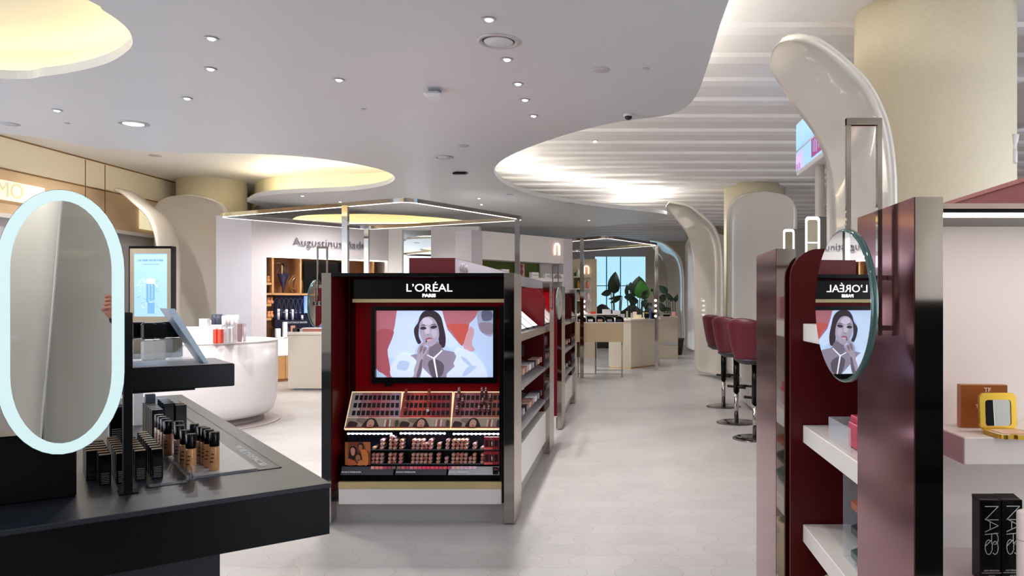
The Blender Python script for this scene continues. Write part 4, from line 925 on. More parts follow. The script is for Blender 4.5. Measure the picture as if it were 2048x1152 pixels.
OR = mat('orange_red_card', '#d8452a', .4); PK = mat('pale_pink_card', '#e3c8cb', .4); WH = mat('white_card', '#eeecec', .4); SL = mat('slate_cap', '#474b5c', .3); CLR = mat('clear_bottle', '#dcdde2', .1, trans=.6)
its = [(392, 8.15, .28, .10, WH, 'low wide white box at the front left', 22), (384, 8.45, .22, .17, PK, 'pale pink box pair at the left', 30), (409, 8.4, .09, .26, WH, 'upright white box', 14), (423, 8.5, .10, .24, WH, 'white box with fine lines', 14),
       (426, 8.15, .09, .17, mat('cream_card', '#eee2df', .4), 'cream box with red lines of print', 14), (432, 8.13, .035, .15, OR, 'orange-red tube, left of two', 8), (441, 8.13, .035, .15, OR, 'orange-red tube, right of two', 8), (455, 8.2, .055, .16, CLR, 'clear bottle in front', 8), (463, 8.25, .05, .17, WH, 'white box beside the clear bottle', 8)]
for px, Y_, w_, h_, mt, l, _ in its:
    x, y = oncounter(px, Y_); carton('display_box', l+' on the round white counter', 'box', x, y, TZ, w_, .06, h_, mt, 'boxes and bottles on the round counter')
for k, (px, Y_, r_, h_, mc_, mb_, l) in enumerate(((430, 8.45, .045, .31, SL, WH, 'white jar with a tall slate lid, left'), (438, 8.45, .045, .31, SL, WH, 'white jar with a tall slate lid, right'), (448, 8.45, .03, .29, WH, CLR, 'clear bottle with white cap, first of the back row'), (456, 8.5, .03, .30, WH, CLR, 'clear bottle with white cap, second of the back row'), (465, 8.5, .03, .30, WH, CLR, 'clear bottle with white cap, third of the back row'), (474, 8.5, .03, .30, WH, CLR, 'clear bottle with white cap, last of the back row'))):
    x, y = oncounter(px, Y_); t = thing('lotion_bottle', l+' on the round white counter', 'bottle', (x, y, TZ), 0, 'boxes and bottles on the round counter')
    obj('glass_body', MB().lathe([(r_, 0), (r_, h_*.62)], mb_, (0, 0, 0), 16), t, False); obj('cap', MB().lathe([(r_*.8, h_*.62), (r_*.8, h_)], mc_, (0, 0, 0), 16), t, False)
x, y = oncounter(480, 8.2); t = thing('tube_in_box', 'red tube inside a clear box at the right end of the round counter', 'tube', (x, y, TZ))
obj('clear_box', MB().box(-.05, .05, -.03, .03, 0, .22, mat('thin_clear', '#f2e6e8', .05, trans=.85, ior=1.1)), t, False); obj('tube', MB().lathe([(.02, .01), (.028, .08), (.028, .20), (.02, .21)], mat('plum_tube', '#7a2f38', .25), (0, 0, 0), 16), t, False)
# ---------------------------------------------------------------- canopies
def canopy(label, N, R, Lc, Fc, z, posts, name='light_canopy'):
    t = thing(name, label, 'canopy frame', (N[0], N[1], 0))
    cs = [Vector((*p, 0)) for p in (N, R, Fc, Lc)]; ring = []
    for i in range(4):
        p = cs[i]; a = (cs[i-1]-p).normalized(); b = (cs[(i+1) % 4]-p).normalized(); r = .22
        for k in range(9):
            s = k/8; q = p+a*r*(1-s)**2+b*r*s**2; ring.append((q.x, q.y))
    if area(ring) < 0: ring = ring[::-1]
    inn = offset(ring, -.06); m = MB(); mid0, mid1 = offset(ring, -.02), offset(ring, -.042)
    h = .05
    m.grid([[(x, y, z) for x, y in inn], [(x, y, z+h) for x, y in inn], [(x, y, z+h) for x, y in ring], [(x, y, z) for x, y in ring], [(x, y, z) for x, y in inn]], CHROME, closed=True, smooth=False)
    obj('rail', m, t)
    m = MB(); m.grid([[(x, y, z-.003) for x, y in offset(ring, -.018)], [(x, y, z-.003) for x, y in offset(ring, -.042)]], mat('canopy_led', '#ffffff', emit=2.0, ecol='#fff4ea'), closed=True, smooth=False); obj('led_strip', m, t)
    for x, y in posts: obj('post', MB().box(x-.035, x+.035, y-.035, y+.035, 0, z, CHROME), t)
    return t
canopy('large chrome canopy frame with a glowing rim on slim posts, behind the signed gondola', (-2.6, 8.95), (-1.43, 11.0), (-5.8, 10.6), (-4.25, 12.4), 2.62, [(P(1035, 0, 10.85).x, 10.85), (P(691, 0, 9.35).x, 9.35), (-4.2, 12.2)])
canopy('smaller chrome canopy frame with a glowing rim over the far counter', (-.33, 14.0), (.74, 15.8), (-2.24, 15.9), (-1.17, 17.7), 2.62, [(P(1313, 0, 15.75).x, 15.75), (P(1164, 0, 14.1).x, 14.1), (-2.1, 15.9)])
# ---------------------------------------------------------------- shopfront walls (coordinates along the wall)
class Wall:
    def __init__(s, A_, B_):
        s.A = Vector((*A_, 0)); s.d = (Vector((*B_, 0))-s.A); s.len = s.d.length; s.d.normalize(); s.n = Vector((-s.d.y, s.d.x, 0)); s.rz = math.atan2(s.d.y, s.d.x)
    def s_(s, px, dep=0):
        k = (px-VX)/F; a = s.A+s.n*dep; return (k*a.y-a.x)/(s.d.x-k*s.d.y)
    def z_(s, px, py, dep=0):
        q = s.A+s.n*dep+s.d*s.s_(px, dep); return CZ-(py-VY)/F*q.y
    def w(s, u, dep, z): q = s.A+s.d*u+s.n*dep; return (q.x, q.y, z)
W1 = Wall((-6.5, 13.05), (-4.67, 14.8))
L1 = W1.len; n0 = W1.s_(533); n1 = W1.s_(777); nz = 2.24; TOP = 2.92
t = thing('shop_front', 'white shop front wall with silver lettering over a brown wood display niche', 'shop front', (-6.5, 13.05, 0), W1.rz)
SF = t
def RL(x, y): v = Matrix.Rotation(-W1.rz, 3, 'Z') @ (Vector((x, y, 0))-W1.A); return (v.x, v.y, 0)
obj('wall_panel', MB().box(0, n0, 0, .6, 0, TOP, LAV).box(n0, n1, 0, .6, nz, TOP, LAV).box(n1, L1+.05, 0, .6, 0, TOP, LAV).box(n0, n1, .5, .6, 0, nz, WOOD).box(L1-.002, L1+.0, -.004, 0, 0, TOP, DISC), t, False)
obj('return_panel', MB().prism([RL(-6.5, 13.05), RL(-7.06, 12.95), RL(-7.06, 13.0), RL(-6.5, 13.1)], (0, 0, TOP), mat('cool_lav', '#c9c7d2', .35)), t, False)
obj('niche_light', MB().box(n0, n1, .02, .05, nz-.02, nz, LEDP), t, False)
WD = WOOD; WD2 = mat('light_wood', '#b98a5c', .45, noise=.2, nscale=5)
d1 = W1.z_(560, 712); sh1 = W1.z_(560, 590)
obj('wood_cabinet', MB().box(n0, n1, .02, .5, .05, d1, WD2).box(n0, n1, .015, .5, d1, d1+.03, WHITE).box(n0, n1, .03, .5, .0, .05, WOOD).box(W1.s_(571), W1.s_(571)+.01, .018, .02, .05, d1, WOOD), t, False)
obj('upper_shelf', MB().box(n0, n1, .1, .5, sh1, sh1+.035, WD2).box(W1.s_(548), W1.s_(548)+.03, .1, .5, sh1, nz, WD2).box(W1.s_(604), W1.s_(604)+.03, .1, .5, sh1, nz, WD2).box(W1.s_(698), W1.s_(698)+.03, .1, .5, sh1, nz, WD2).box(W1.s_(750), W1.s_(750)+.03, .1, .5, sh1, nz, WD2), t, False)
obj('side_shelves', MB().box(n0, W1.s_(547), .1, .5, sh1-.20, sh1-.16, WD2).box(n0, W1.s_(547), .1, .5, sh1-.45, sh1-.41, WD2).box(n0, W1.s_(547), .1, .5, sh1+.18, sh1+.22, WD2), t, False)
SLV = mat('sign_silver', '#77737a', .3, .6)
su = (W1.s_(596)+W1.s_(729))/2; zt = W1.z_(662, 488)
text('Augustinus Bader', .205, SLV, t, fronto(su, -.03, zt), 'wall_lettering', ext=.012, bold=-.0035, sx=1.0)
sw = lambda px, dep=.3: W1.s_(px, dep)
def wthing(W, name, label, cat, u, dep, z, group=None): return thing(name, label, cat, W.w(u, dep, z), W.rz, group)
# screens in the niche
for a, b, y0, y1, l, mt in ((608, 690, 522, 586, 'black display screen in the upper part of the brown niche', BLACK), (609, 622, 592, 626, 'small pale blue screen beside the navy backdrop in the brown niche', mat('blue_screen', '#7f9fe0', .4, emit=.7, ecol='#7f9fe0'))):
    tt = wthing(W1, 'display_screen', l, 'screen', sw(a), .3, W1.z_(a, y1, .3)); obj('panel', MB().box(0, sw(b)-sw(a), 0, .03, 0, W1.z_(a, y0, .3)-W1.z_(a, y1, .3), mt, .003), tt, False)
tt = wthing(W1, 'patterned_backdrop', 'navy backdrop with fine interlaced arches in the brown niche', 'backdrop', sw(549, .4), .4, d1+.03)
bw = sw(640, .4)-sw(549, .4); bh = sh1-d1-.04
m = MB().box(0, bw, 0, .02, 0, bh, NAVY)
LN = mat('fine_line', '#8f93b8', .4)
for r_ in range(2):
    for k in range(10):
        cx = bw*(k+.5)/10; m.tube([(cx+bw/10*cos(pi*j/10), -.004, bh*(.5*r_+.14)+bh*.32*sin(pi*j/10)) for j in range(11)], .004, LN, 4)
obj('board', m, tt, False)
tt = wthing(W1, 'navy_step_shelf', 'navy display step with small lettering holding the white tubes', 'display step', sw(550, .2), .2, W1.z_(560, 640, .2)-.12)
obj('step', MB().box(0, sw(640, .2)-sw(550, .2), 0, .18, 0, .12, mat('navy_dark', '#12142a', .3)), tt, False)
text('AUGUSTINUS BADER', .045, mat('pale_ink2', '#c9cbd8', .5), tt, fronto(.36, -.002, .07), ext=.001)
tzz = W1.z_(560, 640, .2)
for k, (px, h_, mt, l) in enumerate(((557, .20, WH, 'first, plain white'), (568, .19, NAVY, 'second, navy'), (573, .19, WH, 'third, white'), (581, .18, NAVY, 'fourth, navy'), (585, .19, WH, 'fifth, white'), (592, .18, NAVY, 'sixth, navy'), (600, .18, NAVY, 'seventh, navy'), (604, .08, WH, 'eighth, short white'))):
    q = W1.w(sw(px, .25), .25, tzz)
    tt = thing('cream_tube', 'slim upright tube on the navy step, %s from the left' % l, 'tube', q, W1.rz, 'slim tubes on the navy step')
    obj('body', MB().lathe([(.024, 0), (.024, h_*.95), (.02, h_)], mt, (0, 0, 0), 12), tt, False); obj('band', MB().lathe([(.0245, h_*.7), (.0245, h_*.76)], SILV, (0, 0, 0), 12), tt, False)
for k, (px, py, w_, h_, l) in enumerate(((591, 0, 0, 0, ''),)): pass
for px, yb, yt, w_, l, mt in ((557, 675, 657, .08, 'small white box lower in the brown niche', WH), (571, 678, 644, .07, 'tall white box lower in the brown niche', WH), (566, 712, 674, .18, 'pair of large white gift boxes on the wooden cabinet', WH), (575, 700, 664, .12, 'navy gift box behind the white one', NAVY)):
    zb = W1.z_(px, yb, .12); tt = wthing(W1, 'gift_box', l, 'box', sw(px, .12), .12 if mt is WH else .2, max(zb, d1+.03), 'gift boxes in the brown niche')
    obj('box', MB().box(-w_/2, w_/2, 0, .12 if w_ > .1 else .07, 0, W1.z_(px, yt, .12)-max(zb, d1+.03), mt, .003), tt, False)
# glass vessel with blue liquid, and gold wire ornament
q = W1.w(sw(566), .3, W1.z_(566, 588)); zq = q[2]
tt = thing('glass_vessel', 'tall teardrop glass vessel with navy liquid in the brown niche', 'glass vessel', q, W1.rz)
obj('stand', MB().tube([(0, .03, 0), (0, .03, .62)], .008, GOLD).tube([(-.15, .03, .57), (.02, .03, .57)], .008, GOLD).cyl(.06, 0, .01, GOLD), tt, False)
obj('bulb', MB().lathe([(.012, .03), (.02, .12), (.06, .25), (.105, .38), (.10, .46), (.06, .51), (.02, .53), (.02, .56)], GLASS, (0, 0, 0), 24), tt, False)
obj('liquid', MB().lathe([(.008, .05), (.016, .12), (.055, .25), (.094, .36), (.094, .37)], mat('navy_liquid', '#1f2a66', .1), (0, 0, 0), 24), tt, False)
for px, l in ((592, 'left of the black screen'), (722, 'right of the post')):
    tt = wthing(W1, 'gold_ring_ornament', 'gold wire rings ornament in the brown niche, '+l, 'ornament', sw(px), .3, sh1+.036)
    m = MB()
    for r_, c_ in ((.16, 0), (.13, .02), (.10, -.02)): m.tube([(c_+r_*.7*cos(2*pi*j/24), .01*c_, .17+r_*sin(2*pi*j/24)) for j in range(24)], .005, GOLD, 6, closed=True)
    obj('rings', m, tt, False); obj('core', MB().lathe([(.02, .02), (.05, .08), (.03, .2), (.01, .26)], WOOD, (0, 0, 0), 14), tt, False)
for k in range(5):
    zz = (sh1-.41, sh1-.16, sh1+.22)[k % 3]; u = W1.s_(537, .2)+.05*(k//3)
    tt = wthing(W1, 'copper_gift_bag', 'small copper-coloured pouch on the side shelves of the niche, %s level%s' % (('lowest', 'middle', 'top')[k % 3], '' if k < 3 else ', right one'), 'pouch', u, .2, zz, 'pouches on the side shelves')
    obj('pouch', MB().lathe([(.03, 0), (.04, .04), (.02, .09), (.035, .12)], mat('copper_pouch', '#c98a5e', .4), (0, 0, 0), 12), tt, False)
# panel with a mirror opening, between the two shop fronts
W3 = Wall((-4.62, 14.9), (-2.5, 13.6))
q0 = P(791, 0, 15.0); q1 = P(944, 0, 14.6)
t = thing('partition_wall', 'white partition with a tall mirror panel between the two shop fronts', 'partition', (q0.x, 14.8, 0))
m0, m1 = P(804, 0, 14.8).x, P(862, 0, 14.8).x
obj('wall_panel', MB().box(q0.x-.15, m0, 14.8, 15.0, 0, 2.92, WHITE).box(m1, q1.x+.1, 14.8, 15.0, 0, 2.92, LAV).box(m0, m1, 14.9, 15.0, 0, 2.92, LAV).box(m0, m1, 14.8, 15.0, 2.86, 2.92, WHITE), t)
obj('mirror_panel', MB().box(m0, m1, 14.86, 14.88, 0, 2.86, MIRROR), t)
# second shop front with the green niche
W2 = Wall((-2.456, 12.0), (-.966, 13.8)); L2 = W2.len
t = thing('shop_front', 'white shop front with a green niche and a glowing arch symbol, centre of the picture', 'shop front', (-2.456, 12.0, 0), W2.rz)
TOP2 = 2.58; gn0, gn1 = W2.s_(965), W2.s_(1103); gz1 = W2.z_(1030, 522); gz0 = W2.z_(1030, 554); gm = gz0-.06
r0, r1 = W2.s_(1104.5), W2.s_(1127)
GREEN = mat('olive_green_back', '#66762f', .6)
obj('wall_panel', MB().box(0, gn0, 0, .4, 0, TOP2, LAV).box(gn0, r1, 0, .4, gz1, TOP2, WHITE).box(r1, L2, 0, .4, 0, TOP2, LAV).box(gn0, r1, .36, .4, 0, gz1, GREEN), t, False)
obj('shelf_rail', MB().box(gn0, r1, 0, .36, gm, gz0, WHITE), t, False)
obj('lower_counter', MB().box(gn0, gn1, 0, .36, 0, .7, WHITE), t, False)
# arched niches column
m = MB()
for k in range(4):
    zb = .55+k*.36; zt_ = zb+.30; cw_ = (r1-r0)
    m.box(r0, r1, .0, .36, zb-.06, zb, WHITE)
    arcpts = [(r0, 0, zb), (r0+.02, 0, zb)]+[(r0+.02+(cw_-.04)*(1-cos(pi*j/10))/2, 0, zt_-.12+.12*sin(pi*j/10)) for j in range(11)]+[(r1-.02, 0, zb), (r1, 0, zb), (r1, 0, zt_), (r0, 0, zt_)]
    m.prism(arcpts, (0, .02, 0), WHITE)
m.box(r0, r1, .30, .34, .5, gz1, SHELFW)
obj('arched_shelves', m, t, False)
def arch_sign(par, u, dep, zc_, w_, h_, name='arch_sign'):
    mm = mat('arch_light', '#ffd9c4', .4, emit=1.35, ecol='#ffc8ac'); pts = [(u-w_/2, dep, zc_-h_/2)]+[(u-w_/2*cos(pi*j/12), dep, zc_+h_/2-w_/2+w_/2*sin(pi*j/12)) for j in range(13)]+[(u+w_/2, dep, zc_-h_/2)]
    obj(name, MB().tube(pts, w_*.15, mm, 8), par, False)
arch_sign(t, W2.s_(1113), -.02, W2.z_(1113, 499), .11, .20)
for k, (px, w_, h_, l) in enumerate(((985, .10, .09, 'low white box, first on the green niche shelf'), (1011, .17, .13, 'white box, second on the green niche shelf'), (1071, .16, .10, 'white box, fourth on the green niche shelf'), (1096, .12, .09, 'white box, last on the green niche shelf'))):
    tt = wthing(W2, 'product_box', l, 'box', W2.s_(px, .1), .1, gz0, 'white boxes in the green niche'); obj('box', MB().box(-w_/2, w_/2, 0, .08, 0, h_, WH, .003), tt, False)
    obj('print', MB().box(-w_/3, w_/3, -.001, 0, h_*.4, h_*.6, mat('grey_print', '#b0aeb0', .5)), tt, False)
tt = wthing(W2, 'picture_card', 'upright pink portrait card standing in the green niche behind the chrome post', 'card', W2.s_(1044, .15), .15, gz0)
obj('card', MB().box(-.06, .06, 0, .01, 0, .24, mat('pink_print', '#d9a5a2', .5)), tt, False); obj('figure', MB().lathe([(.01, .03), (.03, .1), (.012, .16), (.025, .2), (.01, .22)], D('#7c3f3c'), (-.02, -.012, 0), 10), tt, False)
for k in range(3):
    for j in range(2):
        tt = wthing(W2, 'product_jar', 'small jar in the arched shelf column, %s niche from the bottom, %s' % (ORD[k], ('left', 'right')[j]), 'jar', r0+.07+j*.12, .12, .55+k*.36, 'jars in the arched shelves')
        obj('jar', MB().lathe([(.03, 0), (.032, .02), (.03, .08), (.02, .09)], [PK, TUB[4], mat('amber', '#c08030', .3)][k], (0, 0, 0), 12), tt, False)
# far wall with a second arch symbol
Yf = 19.5
fx0, fx1 = P(1146, 0, Yf).x, P(1193, 0, Yf).x
t = thing('shop_front', 'beige far shop wall with a small glowing arch symbol, left of the blue window', 'shop front', (fx0, Yf, 0))
fz = P(0, 518, Yf).z; BG = mat('beige_panel', '#cdbfa8', .5)
obj('wall_panel', MB().box(fx0-1.0, fx1, Yf, Yf+.3, 0, fz, BG), t)
ms = MB(); zl_ = []
for k, py in enumerate((553, 577, 600, 628, 655)):
    z = P(0, py, Yf).z; zl_.append(z); ms.box(P(1148, 0, Yf).x, P(1182, 0, Yf).x, Yf-.2, Yf, z-.03, z, WHITE)
obj('shelves', ms, t)
obj('niche_back', MB().box(P(1148, 0, Yf).x, P(1160, 0, Yf).x, Yf-.02, Yf-.001, 0, P(0, 545, Yf).z, mat('dark_olive', '#4a5230', .6)).box(P(1166, 0, Yf).x, P(1182, 0, Yf).x, Yf-.02, Yf-.001, .5, P(0, 560, Yf).z, WHITE), t)
arch_sign(t, P(1173, 0, Yf).x-fx0, -.03, P(0, 540, Yf).z, .11, .20)
for k, (px, li, c, l) in enumerate(((1157, 1, '#c9962f', 'amber bottle on the second far shelf'), (1175, 1, '#c8704c', 'orange jar on the second far shelf'), (1156, 2, '#d9b090', 'peach bottle on the third far shelf'), (1176, 2, '#e2c2bd', 'pink jar on the third far shelf'), (1156, 0, '#b8c8b8', 'pale bottle on the top far shelf'), (1174, 3, '#d8c0b8', 'cream jar on the fourth far shelf'))):
    p = P(px, 0, Yf-.1); tag(obj_at('shelf_bottle', MB().lathe([(.04, 0), (.045, .03), (.04, .14), (.018, .16), (.018, .2)], mat('b'+c, c, .3), (0, 0, 0), 12), (p.x, Yf-.1, zl_[li])), l+' by the small arch symbol', 'bottle', 'bottles on the far shelves')
# ---------------------------------------------------------------- light box and signs on the left wall
t = thing('poster_light_box', 'tall light box with a pale blue perfume poster, left of the left column', 'light box', (P(298, 0, 12.0).x, 12.0, 0))
Yp = 12.0; a, b = P(256, 0, Yp).x, P(342, 0, Yp).x; zt1 = P(0, 492, Yp).z
obj('case', MB().box(a, b, Yp+.02, Yp+.14, .3, zt1, BLACK), t)
FRM = mat('frame_champagne', '#d6d0b8', .2, .7)
ia, ib = P(268, 0, Yp).x, P(334, 0, Yp).x; it = P(0, 507, Yp).z; ibm = P(0, 633, Yp).z
obj('frame', MB().box(a+.03, b-.01, Yp, Yp+.02, it, zt1-.04, FRM).box(a+.03, ia, Yp, Yp+.02, ibm-.25, it, FRM).box(ib, b-.01, Yp, Yp+.02, ibm-.25, it, FRM).box(ia, ib, Yp, Yp+.02, ibm-.25, ibm, FRM), t)
Ebl = mat('poster_blue', '#9fc8ec', .4, emit=.45, ecol='#9cc4ea')
obj('poster', MB().box(ia, ib, Yp+.008, Yp+.02, ibm, it, Ebl), t)
m = MB(); random.seed(7)
EW = mat('poster_white', '#e8f1fb', .4, emit=.55, ecol='#dcebfb'); ED = mat('poster_deep', '#6f9fcf', .4, emit=.5, ecol='#6f9fcf')
cx = (ia+ib)/2; ht = it-ibm
for k in range(3): m.box(cx-.07+.05*k, cx-.035+.05*k, Yp+.004, Yp+.008, ibm+ht*(.22+.02*k), ibm+ht*.52, ED)
m.box(cx-.06, cx+.07, Yp+.003, Yp+.006, ibm+ht*.52, ibm+ht*.60, EW).box(cx-.05, cx+.06, Yp+.003, Yp+.006, ibm+ht*.05, ibm+ht*.22, ED)
for k in range(26):
    an = random.random()*2*pi; r_ = .08+random.random()*.15; x_ = cx+r_*cos(an); z_ = ibm+ht*.38+r_*1.3*sin(an)
    m.tube([(x_, Yp+.006, z_), (x_+random.uniform(-.05, .05), Yp+.006, z_+random.uniform(-.03, .04)), (x_+random.uniform(-.07, .07), Yp+.006, z_+random.uniform(-.05, .06))], .0025, ED if k % 2 else EW, 4)
obj('artwork', m, t)
text('LA MER MOISTURE', .045, mat('poster_ink', '#54789c', .5, emit=.25, ecol='#54789c'), t, fronto(cx-t.location.x, .004, it-.11), ext=.0005, sx=1.1)
text('the new lotion for lips and skin', .022, MATS['poster_ink'], t, fronto(cx-t.location.x, .004, it-.17), ext=.0005)
for y0, y1, z0, z1, s, l, cat in ((9.6, 11.05, 2.83, 3.1, 'AMO', 'backlit cream sign panel with faint capitals on the limestone wall, far left', 'sign'), (13.25, 14.1, 2.72, 3.12, 'Ψ OU', 'small backlit cream sign with a round symbol beside the left leaf panel', 'sign')):
    t = thing('backlit_sign', l, cat, (WX+.02, y0, z0))
    obj('panel', MB().box(WX+.015, WX+.05, y0, y1, z0, z1, mat('sign_cream', '#e6dcc0', .5, emit=.42, ecol='#fbeec8')), t)
    M_ = Matrix.Translation((.035, (y1-y0)/2, (z1-z0)/2)) @ Matrix.Rotation(pi/2, 4, 'Z') @ Matrix.Rotation(pi/2, 4, 'X')
    text(s.replace('Ψ', 'ψ') if False else s, .30 if s == 'AMO' else .22, mat('sign_faint', '#d9cda8', .5, emit=.25), t, M_, ext=.003)
# ---------------------------------------------------------------- cream table by the brown niche
Yt = 12.1
t = thing('display_table', 'cream block table in front of the brown niche, half hidden by the signed gondola', 'table', (P(610, 0, Yt).x, Yt, 0))
a, b = P(576, 0, Yt).x, P(720, 0, Yt).x; zt2 = P(0, 664, Yt).z; TB = mat('table_cream', '#cfc5b8', .45)
obj('body', MB().box(a, b, Yt, Yt+.8, .03, zt2-.05, TB), t); obj('top', MB().box(a-.01, b, Yt-.01, Yt+.8, zt2-.045, zt2, mat('table_edge', '#dcd5cb', .4)), t); obj('plinth', MB().box(a+.06, b, Yt+.06, Yt+.7, 0, .03, DISC), t)
cop = mat('copper_tray', '#8a4f40', .3, .3)
t = thing('sample_tray', 'low copper-brown sample tray on the cream table', 'tray', (P(628, 0, Yt+.2).x, Yt+.2, zt2))
obj('tray', MB().box(-.18, .35, -.12, .12, 0, .05, cop).box(-.16, .35, -.10, .10, .05, .06, WH), t, False)
for k, (px, h_, w_, mt, l) in enumerate(((586, .10, .05, D('#c98a78'), 'small pink bottle at the left end of the cream table'), (594, .06, .12, BLACK, 'low black box on the cream table'), (601, .05, .09, TUB[0], 'low grey box on the cream table'), (626, .25, .05, mat('blue_bottle', '#2a3f8c', .15, coat=.5), 'tall blue bottle on the cream table, left'), (634, .24, .06, mat('blue_bottle2', '#232a5c', .15, coat=.5), 'tall blue bottle on the cream table, right'), (639, .22, .06, mat('red_bottle', '#a8142a', .15, coat=.5), 'red bottle with a white stripe on the cream table'))):
    p = P(px, 0, Yt+.1); carton('display_bottle', l, 'bottle', p.x, Yt+.1 if k < 3 else Yt+.45, zt2, w_, .06, h_, mt, 'bottles and boxes on the cream table')
# ---------------------------------------------------------------- far counter under the second canopy
Yc = 14.2
t = thing('display_counter', 'beige box counter on thin metal legs at the far end of the aisle', 'counter', (P(1198, 0, Yc).x, Yc, 0))
a, b = P(1151, 0, Yc).x, P(1247, 0, Yc).x; zc0, zc1 = P(0, 684, Yc).z, P(0, 646, Yc).z
obj('box', MB().box(a, b, Yc, Yc+.9, zc0, zc1, mat('beige_front', '#bfa988', .5)).box(a, b, Yc, Yc+.9, zc1, zc1+.015, WHITE), t)
for x_, y_ in ((a+.05, Yc+.02), (b-.03, Yc+.8), (a+.35, Yc+.8), (b-.03, Yc+.02)): obj('leg', MB().box(x_-.015, x_+.015, y_-.015, y_+.015, 0.0, zc0, CHROME), t)
obj('foot_rail', MB().box(a+.03, b, Yc+.01, Yc+.03, .06, .075, CHROME).box(a+.35, b, Yc+.79, Yc+.81, .06, .075, CHROME), t)
Yd = 16.6
t = thing('display_counter', 'cream solid counter right of the beige one, under the far canopy', 'counter', (P(1280, 0, Yd).x, Yd, 0))
a2, b2 = P(1218, 0, Yd).x, P(1321, 0, Yd).x
obj('body', MB().prism([(a2, Yd-.3, .03), (P(1262, 0, Yd-.5).x, Yd-.5, .03), (b2, Yd+.4, .03), (b2, Yd+1.2, .03), (a2, Yd+1.2, .03)], (0, 0, 1.0), mat('cream_body', '#d6ccbb', .4)), t)
obj('top', MB().prism([(a2-.02, Yd-.33, 1.03), (P(1262, 0, Yd-.5).x, Yd-.54, 1.03), (b2+.03, Yd+.4, 1.03), (b2+.03, Yd+1.2, 1.03), (a2-.02, Yd+1.2, 1.03)], (0, 0, .035), SHELFW), t)
obj('foot_rail', MB().prism([(a2, Yd-.3, 0), (P(1262, 0, Yd-.5).x, Yd-.5, 0), (b2, Yd+.4, 0), (b2, Yd+1.2, 0), (a2, Yd+1.2, 0)], (0, 0, .03), GOLD), t)
t = thing('display_counter', 'grey-beige far cabinet with a recessed slot, right of the far counter', 'counter', (P(1340, 0, 19).x, 19, 0))
a3, b3 = P(1319, 0, 19).x, P(1356, 0, 19).x
obj('body', MB().box(a3, b3, 19, 19.6, 0, P(0, 633, 19).z, mat('greybeige', '#bdb2a2', .5)), t); obj('slot', MB().box(P(1326, 0, 19).x, P(1354, 0, 19).x, 18.99, 19, P(0, 690, 19).z, P(0, 684, 19).z, DISC), t)
tz = zc1+.015
for k in range(5):
    px = 1156+k*19; p = P(px+8, 0, Yc+.15)
    t = thing('arched_tester_box', 'black half-round tester box on the beige far counter, %s from the left' % ORD[k], 'tester box', (p.x, Yc+.15, tz), 0, 'half-round tester boxes on the far counter')
    obj('hood', MB().prism([(-.085, -.10, 0), (.075, -.10, 0), (.07, -.10, .05)]+[(.07-.09*(1-cos(pi/2*j/6)), -.10, .05+.06*sin(pi/2*j/6)) for j in range(1, 7)]+[(-.085, -.10, .11)], (0, .25, 0), BLACK), t, False)
    obj('inset', MB().box(-.06, .03, -.102, -.10, .01, .055, TUB[(0, 3, 4, 0, 2)[k]]), t, False)
sh = thing('raised_shelf', 'thin raised shelf above the black tester boxes on the far counter', 'shelf', (P(1200, 0, Yc+.5).x, Yc+.5, tz))
obj('board', MB().box(P(1151, 0, Yc+.5).x, P(1240, 0, Yc+.5).x, Yc+.42, Yc+.75, tz+.13, tz+.15, SHELFW), sh); obj('support', MB().box(P(1153, 0, Yc+.5).x, P(1156, 0, Yc+.5).x, Yc+.5, Yc+.7, tz, tz+.13, SHELFW).box(P(1236, 0, Yc+.5).x, P(1239, 0, Yc+.5).x, Yc+.5, Yc+.7, tz, tz+.13, SHELFW), sh)
for k, (px, w_, h_, mt, l) in enumerate(((1167, .15, .03, WH, 'flat white tray'), (1186, .11, .045, OR, 'orange box'), (1213, .17, .09, WH, 'white box with grey print, larger'), (1233, .15, .07, WH, 'white box right of the larger one'))):
    p = P(px, 0, Yc+.5); carton('display_box', l+' on the raised far shelf', 'box', p.x, Yc+.52, tz+.15, w_, .08, h_, mt, 'boxes on the raised far shelf')
for k, (px, h_, w_, mt, l) in enumerate(((1254, .17, .035, mat('pale_glass', '#d8cfb4', .1, trans=.4), 'pale glass bottle, first on the cream far counter'), (1263, .13, .04, MATS['pale_glass'], 'pale glass bottle, second on the cream far counter'), (1276, .09, .16, mat('cream_lit', '#eee2b8', .4), 'cream and gold box on the cream far counter'), (1287, .14, .03, WH, 'slim white bottle before the black ones'), (1292, .18, .035, BLACK, 'black bottle, first of three'), (1296, .18, .035, BLACK, 'black bottle, second of three'), (1301, .22, .05, mat('blue_cap', '#4a58a0', .3), 'blue-capped bottle among the black ones'), (1308, .13, .12, BLACK, 'black box at the right end'), (1314, .13, .03, WH, 'slim white bottle at the right end'), (1245, .10, .10, TUB[0], 'grey box at the left end'), (1270, .15, .09, PK, 'pink and white box at the back'))):
    p = P(px, 0, Yd-.15); carton('perfume_bottle', l+' of the far counter' if 'counter' not in l else l, 'bottle', p.x, Yd-.12+(.35 if k in (9, 10) else 0), 1.065, w_, .035, h_, mt, 'bottles and boxes on the far cream counter', 0, mat('gold_band', '#c9a656', .3, .6) if k in (4, 5) else None)
BULB = mat('vanity_bulb', '#ffffff', .3, emit=3, ecol='#fff2dc')
